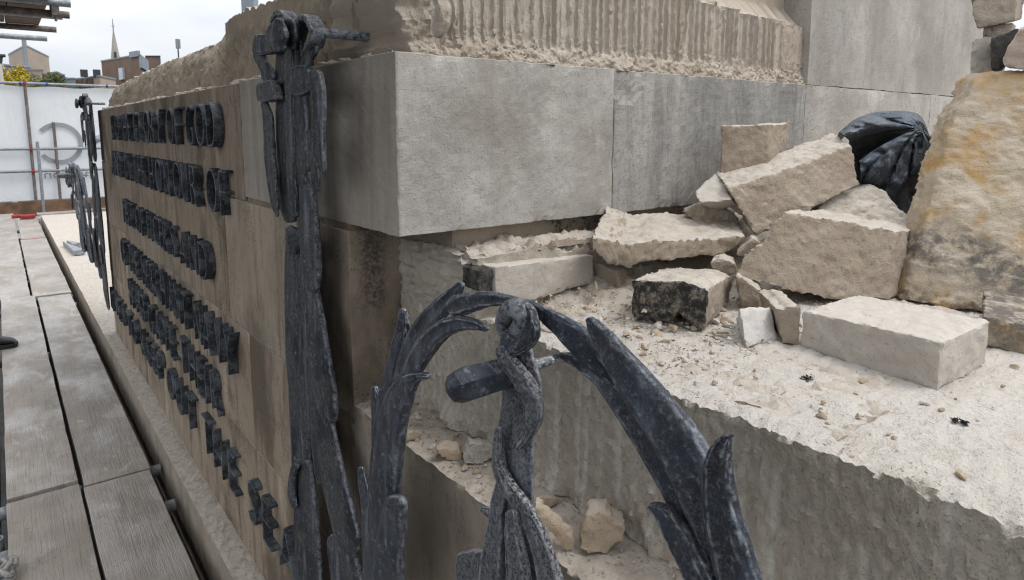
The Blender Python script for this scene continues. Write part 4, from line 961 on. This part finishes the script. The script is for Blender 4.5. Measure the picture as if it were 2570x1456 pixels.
# boot
def boot():
    t = thing("work_boot", (-.16, 5.15, .006), "black leather work boot standing on a wet board at the left edge", "boot")
    ax = Vector((1, -.16, 0)).normalized(); sd2 = Vector((-ax.y, ax.x, 0)); o = onZ(42, 868, .006) - ax * .15
    prof_ = [(-.155, .030, .0, .085), (-.14, .036, 0, .10), (-.08, .040, 0, .115), (-.02, .040, 0, .105), (.04, .044, 0, .082), (.09, .049, 0, .066), (.125, .045, 0, .056), (.145, .032, 0, .042), (.152, .016, 0, .026)]
    bm = bmesh.new(); rings = []
    for x, hw, z0, h in prof_:
        rings.append([bm.verts.new(o + ax * x + sd2 * (hw * sp(math.cos(a), .8)) + ZZ * (.022 + (h - .022) * (.5 + .5 * sp(math.sin(a), .7)))) for a in [2 * math.pi * k / 16 for k in range(16)]])
    for a, b in zip(rings[:-1], rings[1:]):
        for k in range(16): bm.faces.new((a[k], a[(k + 1) % 16], b[(k + 1) % 16], b[k]))
    bm.faces.new(rings[0]); bm.faces.new(rings[-1]); obj("upper", bm, BLACK, t, smooth=True, sub=1)
    bm = bmesh.new(); lo = []; hi = []
    for s_ in (1, -1):
        for x, hw, z0, h in (prof_ if s_ == 1 else prof_[::-1]):
            q = o + ax * (x * 1.03) + sd2 * (s_ * (hw + .005)); lo.append(bm.verts.new(q)); hi.append(bm.verts.new(q + ZZ * .026))
    n_ = len(lo); bm.faces.new(lo); bm.faces.new(hi[::-1]); [bm.faces.new((lo[i], lo[(i + 1) % n_], hi[(i + 1) % n_], hi[i])) for i in range(n_)]
    obj("sole", bm, plain("boot_sole", (.02, .02, .02), .7), t, bevel=.003)
    bm = bmesh.new(); tube(bm, [o + ax * -.085 + ZZ * .085, o + ax * -.09 + ZZ * .15, o + ax * -.095 + ZZ * .22], [.048, .050, .055], 18); obj("shaft", bm, BLACK, t, smooth=True)
boot()
# upper lift: boarded deck overhead at the left, on tubes whose ends show against the sky
ZD = 2.2
GD = "boards of the deck overhead"
xs_ = [.352 - .228 * k for k in range(5)]
for k, x in enumerate(xs_):
    for (ya, yb) in ((-1.6, 2.1), (2.12, 5.76), (5.78, 6.86)):
        yy = yb - (.0 if yb < 6 else .03 * (k % 3))
        bm = bmesh.new(); box(bm, x - .222, x, ya, yy, ZD + .026, ZD + .064)
        props(obj("deck_board", bm, DARKWOOD, bevel=.002), "dark underside board of the scaffold deck overhead at the upper left", "scaffold board", GD)
for k, (y, xe, zz_, mt, lab) in enumerate(((5.41, .463, ZD, STEEL, "thick grey tube end, topmost under the deck overhead"), (5.55, .463, ZD - .055, RUST, "rusty tube end clamped just below the topmost grey tube"), (6.04, .458, ZD, STEEL, "steel tube end second down under the deck overhead"), (6.85, .470, ZD, RUST, "dark tube end with reddish tip, third down under the deck"), (7.57, .442, ZD, STEEL, "pale tube end alone against the sky, lowest at the upper left"), (3.9, .45, ZD, STEEL, "deck tube midway along overhead"), (2.3, .45, ZD, STEEL, "deck tube over the nearest letters"), (.6, .44, ZD, STEEL, "deck tube overhead, nearest the viewer"))):
    props(obj("scaffold_tube", hollow(bmesh.new(), (-2.6, y, zz_), (xe, y, zz_)), mt), lab, "scaffold tube", "tubes under the deck overhead")
bm = bmesh.new(); c = onY(213, 30, 5.47)
c = Vector((.375, 5.47, ZD - .02)); box(bm, c.x - .022, c.x + .022, c.y - .07, c.y + .09, c.z - .065, c.z + .05); tube(bm, [c + Vector((0, -.05, -.1)), c + Vector((0, -.05, .03))], .009, 8)
props(obj("tube_clamp", bm, RUST, bevel=.006), "rusty clamp gripping the two topmost tube ends", "clamp")
bm = bmesh.new(); box(bm, -.75, .30, -1.6, 6.7, ZD + .066, ZD + .086); props(obj("deck_shade_sheet", bm, DARKWOOD), "added unseen sheet on the deck overhead, blocking sky light from the lettered wall", "light blocker")  # added out of view, sized to keep sky light off the lettered face

# white sheeted hoarding across the far end
YH = 14.5
hd = thing("sheeted_hoarding", (0, YH, -2.4), "white sheeted scaffold screen with grey backward lettering across the far end of the walkway", "hoarding")
bm = boxgrid(grid_axes(-4.5, 4.0, .1), [YH + .052, YH + .056], grid_axes(.12, 2.13, .08))
displace(bm, lambda c, n: Vector((0, .008 * fr((c.x * .7, 0, c.z * 1.5), 2, 4) + .006 * math.cos(c.z * 3.1) , (.012 * math.sin(c.x * 9) * (c.z > 2.1)))))
obj("sheet", bm, SHEET, hd, smooth=True)
for z, r_ in ((2.18, .0242), (1.038, .0242), (.646, .0242)):
    obj("rail", hollow(bmesh.new(), (-4.5, YH - (.03 if z < 2 else 0), z), (4.0, YH - (.03 if z < 2 else 0), z)), STEEL, hd)
for x0, x1, za, zb, mt, dy in ((.464, .463, -1.2, 2.24, RUST, .055), (.825, .825, -1.2, 1.509, RUST, .03), (-2.2, -2.2, -1.2, 2.24, STEEL, .05), (2.8, 2.8, -1.2, 2.24, STEEL, .05)):
    obj("upright", hollow(bmesh.new(), (x0, YH + dy - .055, za), (x1, YH + dy - .055, zb)), mt, hd)
bm = bmesh.new(); hollow(bm, (.545, YH - .45, -.15), (.545, YH - .45, 1.17)); obj("standard", bm, STEEL, hd)
for x in (.40, .78, 1.7): 
    bm = bmesh.new(); tube(bm, [(x - .015, YH, 2.18), (x + .015, YH, 2.18)], .034, 12); obj("clip", bm, BLUE, hd)
for z in (2.18, 1.038, .646):
    bm = bmesh.new(); box(bm, .44, .485, YH - .075, YH + .02, z - .028, z + .028); obj("coupler", bm, RED, hd, bevel=.01)
bm = bmesh.new(); box(bm, -4.5, 4.0, YH - .12, YH - .08, -.115, .115); obj("toe_board", bm, TOEBOARD, hd)
def text_mesh(body, size, bold=0):
    cu = bpy.data.curves.new("print", 'FONT'); cu.body = body; cu.size = size; cu.offset = bold; cu.extrude = .0
    to = bpy.data.objects.new("t", cu); COL.objects.link(to); dg = bpy.context.evaluated_depsgraph_get(); me = bpy.data.meshes.new_from_object(to.evaluated_get(dg)); bpy.data.objects.remove(to)
    b = bmesh.new(); b.from_mesh(me); return b
def mirrored(body, size, xr, z, bold=0, sx=1):   # print seen from the back of the sheet: reads right to left
    b = text_mesh(body, size, bold)
    x0 = min(v.co.x for v in b.verts)
    for v in b.verts: v.co = Vector((xr - (v.co.x - x0) * sx, YH + .022, z + v.co.y))
    ex = bmesh.ops.extrude_face_region(b, geom=b.faces[:]); [setattr(v, 'co', v.co + Vector((0, -.003, 0))) for v in ex["geom"] if isinstance(v, bmesh.types.BMVert)]
    return obj("printed_text", b, PRINT, hd)
# large mirrored c (an open arc) and the stem of the next letter
bm = bmesh.new(); cx_, cz_, ro, ri = .885, 1.13, .375, .30
arc = [R(a) for a in range(-142, 143, 6)]
for r_, y_ in ((ro, 0), (ri, 0)): pass
A0 = [[bm.verts.new((cx_ + r * math.cos(a) * .98, YH + .022 - t_, cz_ + r * math.sin(a))) for a in arc] for r in (ri, ro) for t_ in (0, .003)]
for i in range(len(arc) - 1):
    for p_, q_ in ((0, 1), (1, 3), (3, 2), (2, 0)): bm.faces.new((A0[p_][i], A0[p_][i + 1], A0[q_][i + 1], A0[q_][i]))
obj("printed_text", bm, PRINT, hd)
mirrored("er", 1.02, 2.28, .80, .012)
mirrored("mission", .22, 1.42, .50, 0, 1.25)

# timber across the end of the walkway
for (x0, x1, y0, y1, z0, z1, lab) in ((.42, 3.2, 13.2, 13.5, -.05, .0, "brown board lying across beyond the pale slab"), (.36, 3.0, 12.55, 12.85, -.045, .005, "broad brown board across the far end of the slab"), (.95, 3.0, 13.0, 13.1, .0, .05, "short upper timber on the boards at the far end")):
    bm = bmesh.new(); box(bm, x0, x1, y0, y1, z0, z1); props(obj("timber", bm, BOARD, bevel=.003), lab, "timber", "timbers at the far end")
bm = bmesh.new(); box(bm, .20, .38, 12.62, 12.72, 0, .06); box(bm, .08, .22, 12.8, 12.9, .0, .05); props(obj("red_strap", bm, RED, bevel=.012), "bright red strap on the boards at the far end of the walkway", "strap")
for k, (pa, pb, w_, mt, lab) in enumerate((((158, 616), (200, 640), .05, STEEL, "blue grey metal strip lying on the pale slab, nearer"), ((168, 614), (195, 622), .05, STEEL, "blue grey metal strip lying on the pale slab, farther"))):
    p, q = onZ(*pa, .07), onZ(*pb, .07); d = (q - p).normalized(); s_ = Vector((-d.y, d.x, 0)) * w_; bm = bmesh.new()
    vs = [bm.verts.new(v) for v in (p, q - s_, q + s_)]; up = [bm.verts.new(v.co + Vector((0, 0, .05))) for v in vs]
    bm.faces.new(vs); bm.faces.new(up[::-1]); [bm.faces.new((vs[i], vs[(i + 1) % 3], up[(i + 1) % 3], up[i])) for i in range(3)]
    props(obj("metal_strip", bm, mt), lab, "metal strip", "metal strips on the slab")

# ================================================================== BACKGROUND BEYOND THE SCREEN
BEIGE = plain("beige_brick", (.40, .32, .25), .85, 0, .12, .6); BRICK = plain("brown_brick", (.18, .125, .095), .85, 0, .15, .7); REDB = plain("red_brick", (.20, .055, .035), .85, 0, .2, .8)
SLATE = plain("grey_roof", (.24, .27, .31), .6, 0, .1, .5); CREAM = plain("cream_render", (.52, .50, .47), .8, 0, .08, .5); SPIRE = plain("spire_stone", (.36, .33, .30), .85, 0, .15, 1)
GLASS = plain("window_glass", (.5, .55, .62), .12, 0, .1, 2); DARK = plain("dark_roof_gear", (.05, .05, .055), .7)
def prism(foot, z0, z1):
    bm = bmesh.new(); lo = [bm.verts.new((p.x, p.y, z0)) for p in foot]; hi = [bm.verts.new((p.x, p.y, z1)) for p in foot]; n_ = len(foot)
    bm.faces.new(lo); bm.faces.new(hi[::-1]); [bm.faces.new((lo[i], lo[(i + 1) % n_], hi[(i + 1) % n_], hi[i])) for i in range(n_)]; return bm
def bld(name, foot, ytop, mat, label, roof=None, cat_="building"):
    """building from its footprint given as (photo column, distance); ytop = photo row of the roof at the first corner"""
    P_ = [onD(x, 328, t) for x, t in foot]; z1 = onD(foot[0][0], ytop, foot[0][1]).z
    c = sum(P_, Vector()) / len(P_); t = thing(name, (c.x, c.y, -2.4), label, cat_)
    obj("wall", prism(P_, -2.4, z1), mat, t)
    rm_ = prism([c + (p - c) * 1.02 for p in P_], z1 - .05, z1 + .0014 * foot[0][1]); obj("roof", rm_, roof or SLATE, t)
    return t, P_, z1
def pane(t, pa, pb, fx0, fx1, z0, z1, mat=GLASS, nm="window", dep_=.25):
    a = pa + (pb - pa) * fx0; b = pa + (pb - pa) * fx1; n_ = (b - a).cross(ZZ).normalized(); n_ *= -1 if n_.dot(a - CAM) > 0 else 1
    n_ = -n_ if n_.dot(CAM - a) < 0 else n_
    bm = bmesh.new(); vs = [bm.verts.new((q.x + n_.x * o_, q.y + n_.y * o_, z)) for o_ in (-.1, dep_) for q, z in ((a, z0), (b, z0), (b, z1), (a, z1))]
    for f_ in ((0, 1, 2, 3), (4, 5, 6, 7), (0, 1, 5, 4), (1, 2, 6, 5), (2, 3, 7, 6), (3, 0, 4, 7)): bm.faces.new([vs[i] for i in f_])
    return obj(nm, bm, mat, t)
t, P_, z1 = bld("beige_block", [(40, 74), (84, 66), (139, 76), (95, 90)], 141, BEIGE, "tall windowless beige block with a steel flue, behind the yellow tree")
fl = onD(82, 330, 65.5); bm = bmesh.new(); tube(bm, [(fl.x, fl.y, 2), (fl.x, fl.y, z1 + .7)], .19, 14); obj("flue", bm, STEEL, t, smooth=True)
t, P_, z1 = bld("grey_roofed_hall", [(-40, 58), (30, 60), (92, 62), (60, 74), (-40, 74)], 160, SLATE, "low grey roofed building left of the beige block")
pane(t, P_[1], P_[2], .98, 1.45, z1 - 1.3, z1 - .2, CREAM, "white_panel")
bld("low_link_building", [(60, 60), (122, 60), (122, 66), (60, 66)], 178, BEIGE, "low beige wing in front of the tall beige block")
t, P_, z1 = bld("red_brick_house", [(119, 52), (156, 50), (175, 53), (150, 60)], 189, REDB, "small dark red brick building beyond the screen")
pane(t, P_[0], P_[1], .62, .95, z1 - .85, z1 - .25, DARK, "door"); pane(t, P_[1], P_[2], .2, .6, z1 - .8, z1 - .2, DARK, "window")
bld("grey_clad_unit", [(172, 64), (200, 64), (200, 72), (172, 72)], 199, SLATE, "low grey clad unit between the red brick building and the spire")
t, P_, z1 = bld("stone_terrace", [(198, 70), (262, 66), (300, 70), (300, 84), (198, 84)], 201, BEIGE, "long low stone terrace below the spire")
for k in range(4): pane(t, P_[0], P_[1], .06 + .2 * k, .14 + .2 * k, z1 - 1.4, z1 - .1, BRICK, "pier")
for q in (212, 244):
    c = onD(q, 198, 66); bm = bmesh.new(); box(bm, c.x - .3, c.x + .3, c.y - .3, c.y + .3, z1, z1 + .7); obj("chimney", bm, DARK, t)
t, P_, z1 = bld("brown_brick_tower_block", [(268, 92), (364, 84), (384, 92), (330, 110)], 157, BRICK, "square brown brick building in front of the church spire")
pane(t, P_[0], P_[1], .50, .60, z1 - 2.8, z1 - 1.3, GLASS); pane(t, P_[0], P_[1], .80, 1.0, z1 - .2, z1 + .5, SLATE, "roof_unit"); pane(t, P_[1], P_[2], .0, .8, z1 - 1.6, z1 - .1, SLATE, "cladding")
t, P_, z1 = bld("roof_plant_house", [(378, 100), (415, 100), (415, 108), (378, 108)], 145, BRICK, "brown roof block peeping over the broken stone course", DARK)
t, P_, z1 = bld("grey_tower", [(622, 120), (652, 116), (664, 126), (640, 140)], -60, SLATE, "grey clad tower just showing above the broken stone course")
# church spire
def steeple():
    c = onD(304, 328, 150); zb = onD(304, 157, 150).z; zt = onD(302.5, 82, 150).z; t = thing("church_spire", (c.x, c.y, -2.4), "slender stone church spire on the skyline", "church spire")
    bm = bmesh.new(); r0 = 150 / F * 11.5
    tube(bm, [(c.x, c.y, zb - 3), (c.x, c.y, zb), (c.x, c.y, zt)], [r0 * 1.1, r0, .12], 8); obj("spire", bm, SPIRE, t)
    bm = bmesh.new(); box(bm, c.x - r0 * 1.15, c.x + r0 * 1.15, c.y - r0 * 1.15, c.y + r0 * 1.15, -2.4, zb - .5); obj("tower", bm, SPIRE, t)
    bm = bmesh.new(); tube(bm, [(c.x, c.y, zt - .5), (c.x, c.y, zt + 2.6)], [.12, .05], 6); box(bm, c.x - .3, c.x + .3, c.y - .05, c.y + .05, zt + .9, zt + 1.0); obj("finial", bm, DARK, t)
    bm = bmesh.new(); d = (CAM - c); d.z = 0; d.normalize(); q = c + d * r0 * .8; box(bm, q.x - .22, q.x + .22, q.y - .25, q.y + .25, zb + .3, zb + 2.0); obj("lucarne", bm, DARK, t)
steeple()
# phone mast, lamp post, trees
c = onD(447, 128, 100); zt = onD(447, 99, 100).z; t = thing("phone_mast", (c.x, c.y, c.z - 6), "thin phone mast with panel antennas on the skyline", "mast")
bm = bmesh.new(); tube(bm, [(c.x, c.y, c.z - 6), (c.x, c.y, zt)], .10, 8); obj("pole", bm, DARK, t)
for k in range(3):
    a = k * 2.1; bm = bmesh.new(); q = Vector((c.x + .25 * math.cos(a), c.y + .25 * math.sin(a), zt - .7)); box(bm, q.x - .12, q.x + .12, q.y - .08, q.y + .08, q.z - .7, q.z + .7); obj("antenna", bm, SLATE, t)
c = onD(12, 240, 22); t = thing("camera_pole", (c.x, c.y, -2.4), "pale pole with a dark camera head at the left edge above the white screen", "pole")
zt = onD(8, 160, 22).z; bm = bmesh.new(); tube(bm, [(c.x, c.y, -2.4), (c.x - .06, c.y, zt)], [.075, .07], 12); obj("post", bm, CREAM, t, smooth=True)
bm = bmesh.new(); tube(bm, [(c.x - .06, c.y, zt - .02), (c.x - .06, c.y, zt + .16), (c.x - .02, c.y, zt + .24)], [.085, .11, .10], 12); box(bm, c.x - .28, c.x + .13, c.y - .1, c.y + .1, zt + .2, zt + .29); obj("camera_head", bm, DARK, t, bevel=.02)
def leafmat(nm, a, b):
    m = Mat(nm, .6); m.color(m.mix(m.rng(m.noise(3, 3), .35, .65), a, b)); return m.m
YLEAF = leafmat("yellow_foliage", (.30, .225, .012), (.50, .40, .03)); GLEAF = leafmat("green_foliage", (.06, .085, .02), (.13, .16, .04)); BARK = plain("bark", (.08, .06, .045), .9)
def tree(px, ytop, t_, hw, mat, label, seed, n=1500):
    rnd = random.Random(seed); c = onD(px, 328, t_); zt = onD(px, ytop, t_).z; W_ = hw / F * t_; root = thing("broadleaf_tree", (c.x, c.y, -2.4), label, "tree", "trees beyond the screen")
    H = zt + 2.4; bm = bmesh.new(); tube(bm, [(c.x, c.y, -2.4), (c.x + .05, c.y, -2.4 + H * .4), (c.x, c.y, -2.4 + H * .75)], [W_ * .10, W_ * .07, W_ * .02], 8)
    for k in range(6):
        a = k * 1.05; tube(bm, [(c.x, c.y, -2.4 + H * (.3 + .06 * k)), (c.x + W_ * .6 * math.cos(a), c.y + W_ * .6 * math.sin(a), -2.4 + H * (.55 + .06 * k))], [W_ * .045, W_ * .012], 6)
    obj("trunk", bm, BARK, root)
    cl = [(Vector((c.x + W_ * .75 * rnd.uniform(-1, 1), c.y + W_ * .75 * rnd.uniform(-1, 1), zt - W_ * .9 + W_ * .62 * rnd.uniform(-1, .9))), W_ * rnd.uniform(.28, .45)) for _ in range(26)]
    bm = bmesh.new()
    for i in range(n):
        q, r = rnd.choice(cl); d = Vector((rnd.gauss(0, 1), rnd.gauss(0, 1), rnd.gauss(0, 1))).normalized() * r * rnd.random() ** .4; p = q + d
        if p.z > zt: continue
        s_ = W_ * rnd.uniform(.035, .07); u = Vector((rnd.gauss(0, 1), rnd.gauss(0, 1), rnd.gauss(0, .7))).normalized() * s_; v = u.cross(Vector((rnd.gauss(0, 1), rnd.gauss(0, 1), 1))).normalized() * s_ * .6
        bm.faces.new([bm.verts.new(p + w_) for w_ in (-u, v, u, -v)])
    obj("crown", bm, mat, root)
tree(40, 158, 40, 52, YLEAF, "rounded yellow autumn tree above the white screen", 1, 4200)
tree(-30, 160, 43, 40, YLEAF, "yellow tree cut off by the left edge", 5, 1500)
tree(128, 178, 37, 40, GLEAF, "smaller green tree right of the yellow tree", 2, 3000)
tree(190, 205, 36, 20, GLEAF, "low green bush top just above the screen rail", 3, 900)
